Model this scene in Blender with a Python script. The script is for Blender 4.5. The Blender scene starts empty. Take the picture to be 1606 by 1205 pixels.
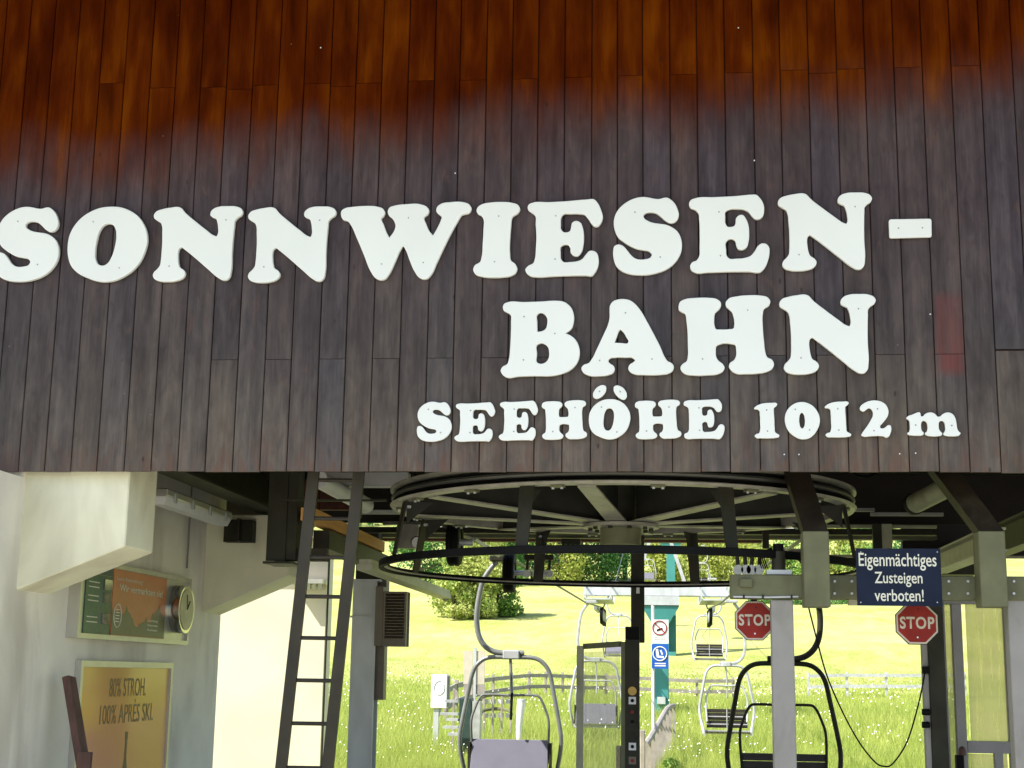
import bpy, bmesh, math, random
import numpy as np
from mathutils import Vector, Matrix
R = math.radians
random.seed(7)
rng = np.random.default_rng(11)

# ------------------------------------------------------------------ camera
SC = bpy.context.scene
COL = SC.collection
FPX = 2280.0
def _n(a, b, c):
    return Vector((a, b, -c)).normalized()
ZW = _n(169, 11400, 2280)
YW = _n(240, -459.6, 2280)
YW = (YW - ZW * YW.dot(ZW)).normalized()
XW = YW.cross(ZW)
MR = Matrix((XW, YW, ZW))
CAM = Vector((0.0, -9.0, 1.6))
cd = bpy.data.cameras.new('camera')
cam = bpy.data.objects.new('camera', cd)
COL.objects.link(cam)
cam.matrix_world = Matrix.Translation(CAM) @ MR.to_4x4()
cd.sensor_width = 36
cd.lens = 36 * FPX / 1606
cd.clip_end = 3000
SC.camera = cam

# ------------------------------------------------------------------ light
TO_SUN = Vector((-0.62, -0.40, 0.85)).normalized()
W = bpy.data.worlds.new('World')
SC.world = W
W.use_nodes = True
nt = W.node_tree
sky = nt.nodes.new('ShaderNodeTexSky')
sky.sky_type = 'NISHITA'
sky.sun_disc = False
sky.sun_elevation = math.asin(TO_SUN.z)
sky.sun_rotation = math.atan2(TO_SUN.x, TO_SUN.y)
sky.dust_density = 1.5
bg = nt.nodes['Background']
nt.links.new(sky.outputs[0], bg.inputs[0])
bg.inputs[1].default_value = 0.12
sd = bpy.data.lights.new('sun', 'SUN')
sd.energy = 4.2
sd.angle = R(0.5)
sd.color = (1.0, 0.95, 0.86)
sun = bpy.data.objects.new('sun', sd)
COL.objects.link(sun)
sun.rotation_euler = TO_SUN.to_track_quat('Z', 'Y').to_euler()
SC.view_settings.view_transform = 'Standard'
SC.view_settings.look = 'None'
SC.view_settings.gamma = 1
SC.view_settings.use_curve_mapping = False
SC.view_settings.exposure = 1.25

# ------------------------------------------------------------------ geometry helpers
def ray(px, py):
    return MR @ Vector(((px - 803) / FPX, (602.5 - py) / FPX, -1))
def at(px, py, Y):
    d = ray(px, py); t = (Y - CAM.y) / d.y
    return CAM + d * t
def atX(px, py, X):
    d = ray(px, py); t = (X - CAM.x) / d.x
    return CAM + d * t

def tag(o, label=None, cat=None, group=None, kind=None):
    if label: o['label'] = label
    if cat: o['category'] = cat
    if group: o['group'] = group
    if kind: o['kind'] = kind
    return o
def thing(name, label, cat, loc=(0, 0, 0), group=None):
    o = bpy.data.objects.new(name, None)
    o.empty_display_size = 0.2
    COL.objects.link(o)
    o.location = loc
    tag(o, label, cat, group)
    return o
def link(name, me, parent=None, m=None):
    o = bpy.data.objects.new(name, me)
    COL.objects.link(o)
    if m is not None and not me.materials:
        me.materials.append(m)
    if parent is not None:
        o.parent = parent
        # geometry is written in world coordinates: undo the parent's place
        p = parent; loc = Vector((0, 0, 0))
        while p is not None:
            loc += p.location; p = p.parent
        o.location = -loc
    return o
def obj(name, bm, m, parent=None, smooth=False):
    me = bpy.data.meshes.new(name)
    bm.to_mesh(me); bm.free()
    if smooth:
        me.polygons.foreach_set('use_smooth', [True] * len(me.polygons))
        try: me.set_sharp_from_angle(angle=R(40))
        except Exception: pass
    return link(name, me, parent, m)
def NB(): return bmesh.new()
def hexa(bm, p):
    """8 corners: bottom 0-3 (ccw from above), top 4-7"""
    v = [bm.verts.new(q) for q in p]
    for f in ((3, 2, 1, 0), (4, 5, 6, 7), (0, 1, 5, 4), (1, 2, 6, 5), (2, 3, 7, 6), (3, 0, 4, 7)):
        bm.faces.new([v[i] for i in f])
    return v
def box(bm, x0, x1, y0, y1, z0, z1):
    if x0 > x1: x0, x1 = x1, x0
    if y0 > y1: y0, y1 = y1, y0
    if z0 > z1: z0, z1 = z1, z0
    return hexa(bm, [(x0, y0, z0), (x1, y0, z0), (x1, y1, z0), (x0, y1, z0),
                     (x0, y0, z1), (x1, y0, z1), (x1, y1, z1), (x0, y1, z1)])
def bev(bm, w=0.004, seg=1):
    bmesh.ops.bevel(bm, geom=bm.edges[:], offset=w, segments=seg, affect='EDGES', clamp_overlap=True)
    return bm
def pbox(bm, px0, px1, py0, py1, Y0, Y1):
    """box whose front face, at depth Y0, covers a pixel rectangle"""
    pm = (py0 + py1) / 2; xm = (px0 + px1) / 2
    x0 = at(px0, pm, Y0).x; x1 = at(px1, pm, Y0).x
    z1 = at(xm, py0, Y0).z; z0 = at(xm, py1, Y0).z
    return box(bm, x0, x1, Y0, Y1, z0, z1)
def bar(bm, p, q, w, h, up=(0, 0, 1)):
    """oriented box from p to q; w across, h along up"""
    p = Vector(p); q = Vector(q); d = (q - p).normalized(); u = Vector(up)
    if abs(d.dot(u)) > 0.98: u = Vector((0, 1, 0))
    s = d.cross(u).normalized(); u = s.cross(d).normalized()
    s = s * (w / 2); u = u * (h / 2)
    return hexa(bm, [p - s - u, p + s - u, q + s - u, q - s - u, p - s + u, p + s + u, q + s + u, q - s + u])
def tube(bm, pts, r, n=10, closed=False, cap=True):
    pts = [Vector(p) for p in pts]; N = len(pts)
    rings = []
    prev = None
    for i, p in enumerate(pts):
        if closed: t = pts[(i + 1) % N] - pts[i - 1]
        else: t = pts[min(i + 1, N - 1)] - pts[max(i - 1, 0)]
        t.normalize()
        if prev is None:
            a = Vector((0, 1, 0)) if abs(t.y) < 0.9 else Vector((1, 0, 0))
            u = t.cross(a).normalized()
        else:
            u = (prev - t * prev.dot(t)).normalized()
        prev = u; v = t.cross(u)
        rr = r[i] if isinstance(r, (list, tuple)) else r
        rings.append([bm.verts.new(p + (u * math.cos(2 * math.pi * k / n) + v * math.sin(2 * math.pi * k / n)) * rr) for k in range(n)])
    M = N if closed else N - 1
    for i in range(M):
        a = rings[i]; b = rings[(i + 1) % N]
        for k in range(n):
            bm.faces.new((a[k], a[(k + 1) % n], b[(k + 1) % n], b[k]))
    if cap and not closed:
        bm.faces.new(rings[0][::-1]); bm.faces.new(rings[-1])
def smooth_path(pts, n=6):
    pts = [Vector(p) for p in pts]; out = []
    for i in range(len(pts) - 1):
        p0 = pts[max(i - 1, 0)]; p1 = pts[i]; p2 = pts[i + 1]; p3 = pts[min(i + 2, len(pts) - 1)]
        for k in range(n):
            t = k / n
            out.append(0.5 * ((2 * p1) + (p2 - p0) * t + (2 * p0 - 5 * p1 + 4 * p2 - p3) * t * t + (3 * p1 - p0 - 3 * p2 + p3) * t ** 3))
    out.append(pts[-1]); return out
def cyl(bm, c, axis, r, h, n=24, r2=None):
    """cylinder centred at c along axis"""
    c = Vector(c); a = Vector(axis).normalized()
    tube(bm, [c - a * h / 2, c + a * h / 2], [r, r if r2 is None else r2], n)
def ringprof(bm, c, prof, n=96):
    """revolve closed profile [(r,z)..] around vertical axis at c"""
    rings = []
    for k in range(n):
        a = 2 * math.pi * k / n
        rings.append([bm.verts.new((c[0] + r * math.cos(a), c[1] + r * math.sin(a), z)) for r, z in prof])
    m = len(prof)
    for k in range(n):
        A = rings[k]; B = rings[(k + 1) % n]
        for j in range(m):
            bm.faces.new((A[j], B[j], B[(j + 1) % m], A[(j + 1) % m]))
def prism_xz(bm, pts, y0, y1):
    a = [bm.verts.new((x, y0, z)) for x, z in pts]; b = [bm.verts.new((x, y1, z)) for x, z in pts]
    bm.faces.new(a); bm.faces.new(b[::-1]); n = len(pts)
    for i in range(n):
        bm.faces.new((a[i], b[i], b[(i + 1) % n], a[(i + 1) % n]))
    bmesh.ops.recalc_face_normals(bm, faces=bm.faces[:])
def np_mesh(name, V, F, m, parent=None, matidx=None):
    """V (n,3), F (k,c) numpy arrays"""
    me = bpy.data.meshes.new(name)
    k, c = F.shape
    me.vertices.add(len(V)); me.vertices.foreach_set('co', V.astype(np.float32).ravel())
    me.loops.add(k * c); me.loops.foreach_set('vertex_index', F.astype(np.int32).ravel())
    me.polygons.add(k); me.polygons.foreach_set('loop_start', np.arange(0, k * c, c, dtype=np.int32))
    try: me.polygons.foreach_set('loop_total', np.full(k, c, dtype=np.int32))
    except Exception: pass
    mats = m if isinstance(m, (list, tuple)) else [m]
    for q in mats: me.materials.append(q)
    if matidx is not None: me.polygons.foreach_set('material_index', matidx.astype(np.int32))
    me.update(calc_edges=True)
    return link(name, me, parent)

# ------------------------------------------------------------------ materials
def newmat(name):
    m = bpy.data.materials.new(name); m.use_nodes = True
    t = m.node_tree; b = t.nodes['Principled BSDF']
    return m, t, b
def ramp(t, fac, stops):
    r = t.nodes.new('ShaderNodeValToRGB'); e = r.color_ramp.elements
    while len(e) < len(stops): e.new(0.5)
    for i, (p, c) in enumerate(stops):
        e[i].position = p; e[i].color = (*c, 1) if len(c) == 3 else c
    t.links.new(fac, r.inputs[0]); return r.outputs[0]
def noise(t, scale, detail=4, vec=None, sc=None, dist=0.0):
    n = t.nodes.new('ShaderNodeTexNoise'); n.inputs['Scale'].default_value = scale
    n.inputs['Detail'].default_value = detail; n.inputs['Distortion'].default_value = dist
    if vec is None:
        tc = t.nodes.new('ShaderNodeTexCoord'); vec = tc.outputs['Object']
    if sc is not None:
        mp = t.nodes.new('ShaderNodeMapping'); mp.inputs['Scale'].default_value = sc
        t.links.new(vec, mp.inputs[0]); vec = mp.outputs[0]
    t.links.new(vec, n.inputs['Vector']); return n.outputs[0]
def mixc(t, f, a, b, mode='MIX'):
    n = t.nodes.new('ShaderNodeMix'); n.data_type = 'RGBA'; n.blend_type = mode
    if isinstance(f, float): n.inputs[0].default_value = f
    else: t.links.new(f, n.inputs[0])
    for s, v in ((6, a), (7, b)):
        if isinstance(v, tuple): n.inputs[s].default_value = (*v, 1)
        else: t.links.new(v, n.inputs[s])
    return n.outputs[2]
def mth(t, op, a, b=None, c=None, clamp=False):
    n = t.nodes.new('ShaderNodeMath'); n.operation = op; n.use_clamp = clamp
    for i, v in enumerate((a, b, c)):
        if v is None: continue
        if isinstance(v, (int, float)): n.inputs[i].default_value = v
        else: t.links.new(v, n.inputs[i])
    return n.outputs[0]
def bump(t, b, h, strength=0.3, dist=0.01):
    n = t.nodes.new('ShaderNodeBump'); n.inputs['Strength'].default_value = strength
    n.inputs['Distance'].default_value = dist
    t.links.new(h, n.inputs['Height']); t.links.new(n.outputs[0], b.inputs['Normal'])
def M(name, c, rough=0.6, metal=0.0, var=0.18, scale=6.0, bmp=0.15, dirt=None, stretch=None, spec=0.5):
    """painted / plain surface with mottling, dirt and fine relief"""
    m, t, b = newmat(name)
    n1 = noise(t, scale, 6, sc=stretch)
    lo = tuple(max(0, x * (1 - var)) for x in c); hi = tuple(min(1, x * (1 + var)) for x in c)
    col = ramp(t, n1, [(0.32, lo), (0.68, hi)])
    if dirt:
        n2 = noise(t, scale * 0.7, 8, sc=(1.3, 1.3, 0.5), dist=0.6)
        col = mixc(t, ramp(t, n2, [(0.52, (0, 0, 0)), (0.72, (0.8,) * 3)]), col, dirt)
    t.links.new(col, b.inputs['Base Color'])
    n3 = noise(t, scale * 9, 4)
    b.inputs['Metallic'].default_value = metal
    b.inputs['Specular IOR Level'].default_value = spec
    rr = t.nodes.new('ShaderNodeMapRange'); t.links.new(n3, rr.inputs[0])
    rr.inputs[3].default_value = max(0.03, rough - 0.12); rr.inputs[4].default_value = min(1, rough + 0.12)
    t.links.new(rr.outputs[0], b.inputs['Roughness'])
    if bmp: bump(t, b, n3, bmp, 0.004)
    return m

def m_board():
    m, t, b = newmat('weathered_larch')
    tc = t.nodes.new('ShaderNodeTexCoord'); oi = t.nodes.new('ShaderNodeObjectInfo')
    off = t.nodes.new('ShaderNodeCombineXYZ')
    t.links.new(mth(t, 'MULTIPLY', oi.outputs['Random'], 37.0), off.inputs[0])
    t.links.new(mth(t, 'MULTIPLY', oi.outputs['Random'], 11.0), off.inputs[2])
    va = t.nodes.new('ShaderNodeVectorMath'); va.operation = 'ADD'
    t.links.new(tc.outputs['Object'], va.inputs[0]); t.links.new(off.outputs[0], va.inputs[1])
    v = va.outputs[0]
    grain = noise(t, 1.0, 8, v, (70, 70, 2.2), 0.4)
    blot = noise(t, 1.0, 5, v, (9, 9, 1.1), 0.3)
    blot2 = noise(t, 1.0, 5, v, (7, 7, 1.5), 0.35)
    sep = t.nodes.new('ShaderNodeSeparateXYZ'); t.links.new(tc.outputs['Object'], sep.inputs[0])
    X, Z = sep.outputs[0], sep.outputs[2]
    g1 = ramp(t, blot, [(0.26, (0.036, 0.031, 0.031)), (0.5, (0.062, 0.055, 0.054)), (0.74, (0.098, 0.087, 0.079))])
    tint = ramp(t, oi.outputs['Random'], [(0.0, (0.94, 0.92, 0.94)), (0.3, (1.06, 1.0, 0.95)), (0.6, (0.95, 0.98, 1.08)), (0.82, (1.12, 1.08, 1.0)), (1.0, (0.98, 0.93, 0.90))])
    g1 = mixc(t, 1.0, g1, tint, 'MULTIPLY')
    # still purplish-brown just under the sheltered zone, greyer below
    zlow = t.nodes.new('ShaderNodeMapRange'); t.links.new(Z, zlow.inputs[0])
    zlow.inputs[1].default_value = 3.3; zlow.inputs[2].default_value = 4.6
    g1 = mixc(t, mth(t, 'MULTIPLY', zlow.outputs[0], 0.75), g1, mixc(t, 1.0, g1, (0.98, 0.78, 0.94), 'MULTIPLY'))
    zl2 = t.nodes.new('ShaderNodeMapRange'); zl2.interpolation_type = 'SMOOTHSTEP'; t.links.new(Z, zl2.inputs[0])
    zl2.inputs[1].default_value = 3.85; zl2.inputs[2].default_value = 2.85
    g1 = mixc(t, zl2.outputs[0], g1, mixc(t, 1.0, g1, (1.55, 1.48, 1.32), 'MULTIPLY'))
    fine = noise(t, 1.0, 6, v, (22, 22, 7), 0.6)
    g1 = mixc(t, 1.0, g1, ramp(t, fine, [(0.3, (0.80, 0.78, 0.76)), (0.5, (1.0, 1.0, 1.0)), (0.72, (1.22, 1.20, 1.14))]), 'MULTIPLY')
    # brown wood showing through along the lowest edge
    wn = noise(t, 1.0, 6, v, (14, 14, 4.0), 1.2)
    zb = t.nodes.new('ShaderNodeMapRange'); t.links.new(Z, zb.inputs[0])
    zb.inputs[1].default_value = 3.15; zb.inputs[2].default_value = 2.82; zb.inputs[3].default_value = 0; zb.inputs[4].default_value = 0.8
    wm = mth(t, 'MULTIPLY', zb.outputs[0], ramp(t, wn, [(0.46, (0, 0, 0)), (0.62, (1, 1, 1))]), clamp=True)
    wm0 = mth(t, 'MULTIPLY', ramp(t, wn, [(0.62, (0, 0, 0)), (0.72, (1, 1, 1))]), 0.35)
    wm = mth(t, 'MAXIMUM', wm, wm0)
    g1 = mixc(t, wm, g1, (0.125, 0.070, 0.050))
    # still stained wood under the eave
    o1 = ramp(t, blot2, [(0.28, (0.046, 0.0068, 0.0006)), (0.5, (0.092, 0.0155, 0.0009)), (0.74, (0.165, 0.038, 0.0013))])
    ot = ramp(t, oi.outputs['Random'], [(0.0, (0.9, 0.85, 0.9)), (0.5, (1.0, 1.0, 1.0)), (1.0, (1.06, 1.1, 1.0))])
    o1 = mixc(t, 1.0, o1, ot, 'MULTIPLY')
    bigv = noise(t, 1.0, 4, tc.outputs['Object'], (1.6, 1, 1.0), 0.5)
    o1 = mixc(t, 1.0, o1, ramp(t, bigv, [(0.3, (0.62, 0.5, 0.6)), (0.55, (1.0, 1.0, 1.0)), (0.72, (1.25, 1.5, 1.1))]), 'MULTIPLY')
    bigx = noise(t, 1.0, 3, tc.outputs['Object'], (1.1, 1.0, 1.4), 0.4)
    z0 = mth(t, 'ADD', Z, mth(t, 'MULTIPLY', X, -0.070))
    z1 = mth(t, 'ADD', z0, mth(t, 'MULTIPLY', mth(t, 'SUBTRACT', bigx, 0.5), -0.45))
    z1 = mth(t, 'ADD', z1, mth(t, 'MULTIPLY', mth(t, 'SUBTRACT', blot2, 0.5), 0.2))
    z1 = mth(t, 'ADD', z1, mth(t, 'MULTIPLY', mth(t, 'SUBTRACT', oi.outputs['Random'], 0.5), 0.10))
    mr = t.nodes.new('ShaderNodeMapRange'); mr.interpolation_type = 'SMOOTHSTEP'; t.links.new(z1, mr.inputs[0])
    mr.inputs[1].default_value = 4.90; mr.inputs[2].default_value = 5.52
    col = mixc(t, mr.outputs[0], g1, o1)
    # red paint left on one board
    def rng_mask(v_, a, b_, s):
        lo = t.nodes.new('ShaderNodeMapRange'); t.links.new(v_, lo.inputs[0]); lo.inputs[1].default_value = a - s; lo.inputs[2].default_value = a + s
        hi = t.nodes.new('ShaderNodeMapRange'); t.links.new(v_, hi.inputs[0]); hi.inputs[1].default_value = b_ + s; hi.inputs[2].default_value = b_ - s
        return mth(t, 'MULTIPLY', lo.outputs[0], hi.outputs[0])
    pa = at(1466, 462, 0); pb = at(1514, 585, 0)
    mk = mth(t, 'MULTIPLY', rng_mask(X, pa.x, pb.x, 0.02), rng_mask(Z, pb.z, pa.z, 0.035))
    mk = mth(t, 'MULTIPLY', mk, ramp(t, blot2, [(0.3, (0.25,) * 3), (0.62, (0.85,) * 3)]))
    col = mixc(t, mk, col, (0.15, 0.040, 0.036))
    gr = ramp(t, grain, [(0.3, (0.84,) * 3), (0.7, (1.10,) * 3)])
    col = mixc(t, 1.0, col, gr, 'MULTIPLY')
    vk = t.nodes.new('ShaderNodeTexVoronoi'); vk.inputs['Scale'].default_value = 1.0
    mpk = t.nodes.new('ShaderNodeMapping'); mpk.inputs['Scale'].default_value = (9, 9, 4.0); t.links.new(v, mpk.inputs[0]); t.links.new(mpk.outputs[0], vk.inputs['Vector'])
    kn = mth(t, 'MULTIPLY', ramp(t, vk.outputs['Distance'], [(0.04, (0.75,) * 3), (0.10, (0, 0, 0))]), ramp(t, noise(t, 2.2, 1, v), [(0.5, (0, 0, 0)), (0.56, (1,) * 3)]))
    col = mixc(t, kn, col, (0.026, 0.015, 0.010))
    # pale nicks
    vo = t.nodes.new('ShaderNodeTexVoronoi'); vo.inputs['Scale'].default_value = 7
    t.links.new(v, vo.inputs['Vector'])
    nk = ramp(t, vo.outputs['Distance'], [(0.018, (1, 1, 1)), (0.035, (0, 0, 0))])
    gate = ramp(t, noise(t, 3.1, 1, v), [(0.55, (0, 0, 0)), (0.6, (0.75,) * 3)])
    col = mixc(t, mth(t, 'MULTIPLY', nk, gate), col, (0.28, 0.2, 0.13))
    t.links.new(col, b.inputs['Base Color'])
    b.inputs['Roughness'].default_value = 0.6
    t.links.new(mth(t, 'MULTIPLY_ADD', mr.outputs[0], -0.19, 0.20), b.inputs['Specular IOR Level'])
    bump(t, b, grain, 0.35, 0.004)
    return m

MAT = {}
MAT['board'] = m_board()
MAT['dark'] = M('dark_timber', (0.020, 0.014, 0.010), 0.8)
MAT['backing'] = M('dark_red_backing', (0.035, 0.011, 0.005), 0.8)
MAT['letter'] = M('white_letter_paint', (0.80, 0.83, 0.79), 0.45, var=0.02, bmp=0.04, scale=2)
MAT['screw'] = M('grey_screw', (0.30, 0.31, 0.30), 0.4, metal=0.5)
MAT['plaster'] = M('pale_plaster', (0.82, 0.785, 0.68), 0.9, var=0.08, scale=2, bmp=0.6, dirt=(0.52, 0.48, 0.40))
MAT['concrete'] = M('painted_concrete', (0.80, 0.78, 0.58), 0.85, var=0.08, scale=2.2, bmp=0.6, dirt=(0.54, 0.51, 0.36))
MAT['cream'] = M('cream_render', (0.60, 0.56, 0.44), 0.9, var=0.09, scale=1.2, bmp=0.2)
MAT['steel_dark'] = M('dark_painted_steel', (0.026, 0.026, 0.016), 0.55, var=0.3, dirt=(0.035, 0.024, 0.014), spec=0.2)
MAT['steel_olive'] = M('olive_painted_steel', (0.13, 0.135, 0.072), 0.55, var=0.14, dirt=(0.10, 0.09, 0.05), spec=0.25)
MAT['steel_chip_shade'] = M('chipped_brown_shaded', (0.024, 0.018, 0.011), 0.6, var=0.35, dirt=(0.06, 0.05, 0.035), spec=0.2)  # shade on the tilted leg face is put into this colour
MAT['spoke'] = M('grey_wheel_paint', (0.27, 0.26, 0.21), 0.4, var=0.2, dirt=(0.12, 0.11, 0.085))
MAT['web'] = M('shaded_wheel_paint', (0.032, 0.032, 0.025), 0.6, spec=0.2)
MAT['black'] = M('black_rubber', (0.0045, 0.0045, 0.0045), 0.7, var=0.3, spec=0.12)
MAT['ladder'] = M('brown_ladder_paint', (0.030, 0.026, 0.017), 0.5, var=0.25, spec=0.3)
MAT['galv'] = M('galvanised_steel', (0.50, 0.52, 0.52), 0.5, metal=0.35, var=0.12, stretch=(1, 1, 0.4))
MAT['greypost'] = M('grey_post_paint', (0.27, 0.26, 0.24), 0.6, var=0.06, dirt=(0.2, 0.19, 0.17))
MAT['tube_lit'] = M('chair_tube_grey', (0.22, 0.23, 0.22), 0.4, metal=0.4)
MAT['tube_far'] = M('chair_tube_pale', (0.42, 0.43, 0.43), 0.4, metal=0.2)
MAT['panel'] = M('grey_chair_panel', (0.15, 0.145, 0.19), 0.45, var=0.05)
MAT['slat'] = M('dark_chair_slat', (0.022, 0.016, 0.012), 0.5, var=0.3, stretch=(0.5, 4, 4))
MAT['orange'] = M('new_spruce_beam', (0.55, 0.27, 0.07), 0.7, var=0.14, stretch=(4, 0.4, 4))
MAT['redwood'] = M('red_brown_boards', (0.085, 0.022, 0.010), 0.7, var=0.3, stretch=(4, 0.5, 4))
MAT['palebeam'] = M('pale_green_steel', (0.34, 0.34, 0.23), 0.5, var=0.12, dirt=(0.2, 0.2, 0.13))
MAT['white'] = M('white_paint', (0.72, 0.72, 0.72), 0.5, var=0.05)
MAT['navy'] = M('navy_enamel', (0.008, 0.014, 0.034), 0.5, var=0.2, bmp=0.05, spec=0.15)
MAT['cream_text'] = M('cream_enamel', (0.66, 0.66, 0.54), 0.5, var=0.05, bmp=0)
MAT['red'] = M('red_sign_enamel', (0.25, 0.018, 0.012), 0.5, var=0.2, bmp=0.05, spec=0.2)
MAT['signrim'] = M('pale_sign_rim', (0.50, 0.45, 0.36), 0.5, var=0.08)
MAT['teal'] = M('teal_pylon_paint', (0.040, 0.21, 0.20), 0.45, var=0.08, scale=2)
MAT['blue'] = M('blue_sign', (0.012, 0.09, 0.40), 0.4, var=0.05)
MAT['railwood'] = M('grey_rail_wood', (0.30, 0.27, 0.24), 0.85, var=0.2, stretch=(1, 1, 1))
MAT['darkgreen'] = M('dark_green_box', (0.02, 0.045, 0.04), 0.5)
MAT['plank'] = M('old_red_brown_plank', (0.10, 0.05, 0.038), 0.8, var=0.35, stretch=(3, 3, 0.5))
MAT['alu'] = M('aluminium', (0.52, 0.51, 0.46), 0.35, metal=0.6, var=0.06)
MAT['chrome'] = M('chrome', (0.5, 0.5, 0.46), 0.12, metal=1.0, var=0.05, bmp=0)
MAT['gold'] = M('gold_clock_face', (0.42, 0.40, 0.26), 0.4, var=0.15)
MAT['b_green'] = M('green_print', (0.025, 0.09, 0.055), 0.4, var=0.2, scale=3)
MAT['b_navy'] = M('teal_print', (0.012, 0.05, 0.06), 0.4, var=0.1)
MAT['b_orange'] = M('orange_print', (0.50, 0.17, 0.06), 0.4, var=0.08, scale=2)
MAT['b_olive'] = M('dark_forest_print', (0.12, 0.115, 0.05), 0.4, var=0.1)
MAT['bark'] = M('bark', (0.06, 0.045, 0.03), 0.9)
MAT['floor'] = M('concrete_floor', (0.30, 0.29, 0.26), 0.9, var=0.12, scale=1.5)
MAT['gravel'] = M('pale_gravel', (0.42, 0.40, 0.33), 0.95, var=0.2, scale=4)
MAT['brownlouvre'] = M('brown_metal', (0.16, 0.13, 0.09), 0.5, var=0.1)
MAT['frame'] = M('grey_window_frame', (0.24, 0.23, 0.22), 0.6, var=0.08)
MAT['yellow'] = M('yellow_button', (0.5, 0.3, 0.04), 0.4)
MAT['rope'] = M('steel_rope', (0.07, 0.07, 0.06), 0.5, metal=0.4)
MAT['ink'] = M('faded_ink', (0.15, 0.095, 0.035), 0.5, var=0.25, scale=5, bmp=0)

def m_glass(name, tintc, rough, alpha_mix, base):
    m, t, b = newmat(name)
    tr = t.nodes.new('ShaderNodeBsdfTransparent'); tr.inputs[0].default_value = (*tintc, 1)
    mx = t.nodes.new('ShaderNodeMixShader'); mx.inputs[0].default_value = alpha_mix
    b.inputs['Base Color'].default_value = (*base, 1); b.inputs['Roughness'].default_value = rough
    out = t.nodes['Material Output']
    n = noise(t, 5, 5, sc=(6, 6, 0.5), dist=0.5)
    t.links.new(mth(t, 'ADD', mth(t, 'MULTIPLY', n, 0.35), alpha_mix - 0.17), mx.inputs[0])
    t.links.new(tr.outputs[0], mx.inputs[1]); t.links.new(b.outputs[0], mx.inputs[2]); t.links.new(mx.outputs[0], out.inputs[0])
    return m
MAT['pane'] = m_glass('yellowed_glazing', (0.90, 0.90, 0.72), 0.3, 0.40, (0.50, 0.48, 0.32))
MAT['plexi'] = m_glass('clear_plexiglass', (0.96, 0.97, 0.93), 0.1, 0.19, (0.4, 0.4, 0.36))

def m_poster():
    m, t, b = newmat('orange_poster_print')
    tc = t.nodes.new('ShaderNodeTexCoord'); sp = t.nodes.new('ShaderNodeSeparateXYZ'); t.links.new(tc.outputs['Object'], sp.inputs[0])
    z = mth(t, 'ADD', sp.outputs[2], mth(t, 'MULTIPLY', noise(t, 1.6, 3), 0.35))
    mr = t.nodes.new('ShaderNodeMapRange'); t.links.new(z, mr.inputs[0]); mr.inputs[1].default_value = 1.0; mr.inputs[2].default_value = 1.9
    c = ramp(t, mr.outputs[0], [(0, (0.78, 0.36, 0.17)), (0.5, (0.75, 0.36, 0.09)), (1, (0.58, 0.33, 0.05))])
    t.links.new(c, b.inputs['Base Color']); b.inputs['Roughness'].default_value = 0.12
    return m
MAT['poster'] = m_poster()

def m_leaf(name, lo, mid, hi, tr=0.35, sc=0.6):
    m, t, b = newmat(name)
    g = t.nodes.new('ShaderNodeNewGeometry')
    n = noise(t, sc, 3, g.outputs['Position'])
    r = mth(t, 'ADD', mth(t, 'MULTIPLY', n, 0.7), mth(t, 'MULTIPLY', g.outputs['Random Per Island'], 0.35))
    c = ramp(t, r, [(0.25, lo), (0.5, mid), (0.78, hi)])
    t.links.new(c, b.inputs['Base Color']); b.inputs['Roughness'].default_value = 0.6
    b.inputs['Specular IOR Level'].default_value = 0.25
    tl = t.nodes.new('ShaderNodeBsdfTranslucent'); t.links.new(c, tl.inputs[0])
    mx = t.nodes.new('ShaderNodeMixShader'); mx.inputs[0].default_value = tr
    t.links.new(b.outputs[0], mx.inputs[1]); t.links.new(tl.outputs[0], mx.inputs[2])
    t.links.new(mx.outputs[0], t.nodes['Material Output'].inputs[0])
    return m
MAT['leaf_dark'] = m_leaf('dark_leaves', (0.04, 0.13, 0.035), (0.09, 0.24, 0.06), (0.19, 0.36, 0.09))  # leaf tones lightened, haze over the far trees put into the colour
MAT['leaf_mid'] = m_leaf('mid_leaves', (0.07, 0.16, 0.03), (0.15, 0.29, 0.05), (0.28, 0.40, 0.08))
MAT['leaf_lit'] = m_leaf('yellow_green_leaves', (0.16, 0.24, 0.03), (0.32, 0.38, 0.07), (0.48, 0.48, 0.13))
MAT['leaf_blossom'] = m_leaf('blossoming_leaves', (0.16, 0.28, 0.05), (0.36, 0.43, 0.10), (0.56, 0.56, 0.20))
MAT['grass'] = m_leaf('meadow_grass', (0.26, 0.35, 0.06), (0.38, 0.46, 0.10), (0.50, 0.52, 0.16), 0.45, 0.5)
MAT['flower'] = M('white_blossom', (0.85, 0.85, 0.8), 0.6)

def m_meadow():
    m, t, b = newmat('meadow_ground')
    g = t.nodes.new('ShaderNodeNewGeometry'); P = g.outputs['Position']
    n1 = noise(t, 0.12, 6, P, dist=0.5); n2 = noise(t, 1.1, 8, P, (1.0, 0.35, 1), 0.4); n3 = noise(t, 6, 6, P, (1, 0.4, 1))
    r = mth(t, 'ADD', mth(t, 'MULTIPLY', n1, 0.45), mth(t, 'ADD', mth(t, 'MULTIPLY', n2, 0.35), mth(t, 'MULTIPLY', n3, 0.25)))
    c = ramp(t, r, [(0.34, (0.20, 0.25, 0.045)), (0.44, (0.30, 0.34, 0.085)), (0.55, (0.37, 0.38, 0.13)), (0.66, (0.42, 0.41, 0.18))])
    t.links.new(c, b.inputs['Base Color']); b.inputs['Roughness'].default_value = 0.9
    b.inputs['Specular IOR Level'].default_value = 0.1
    bump(t, b, n3, 0.6, 0.08)
    return m
MAT['meadow'] = m_meadow()

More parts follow.
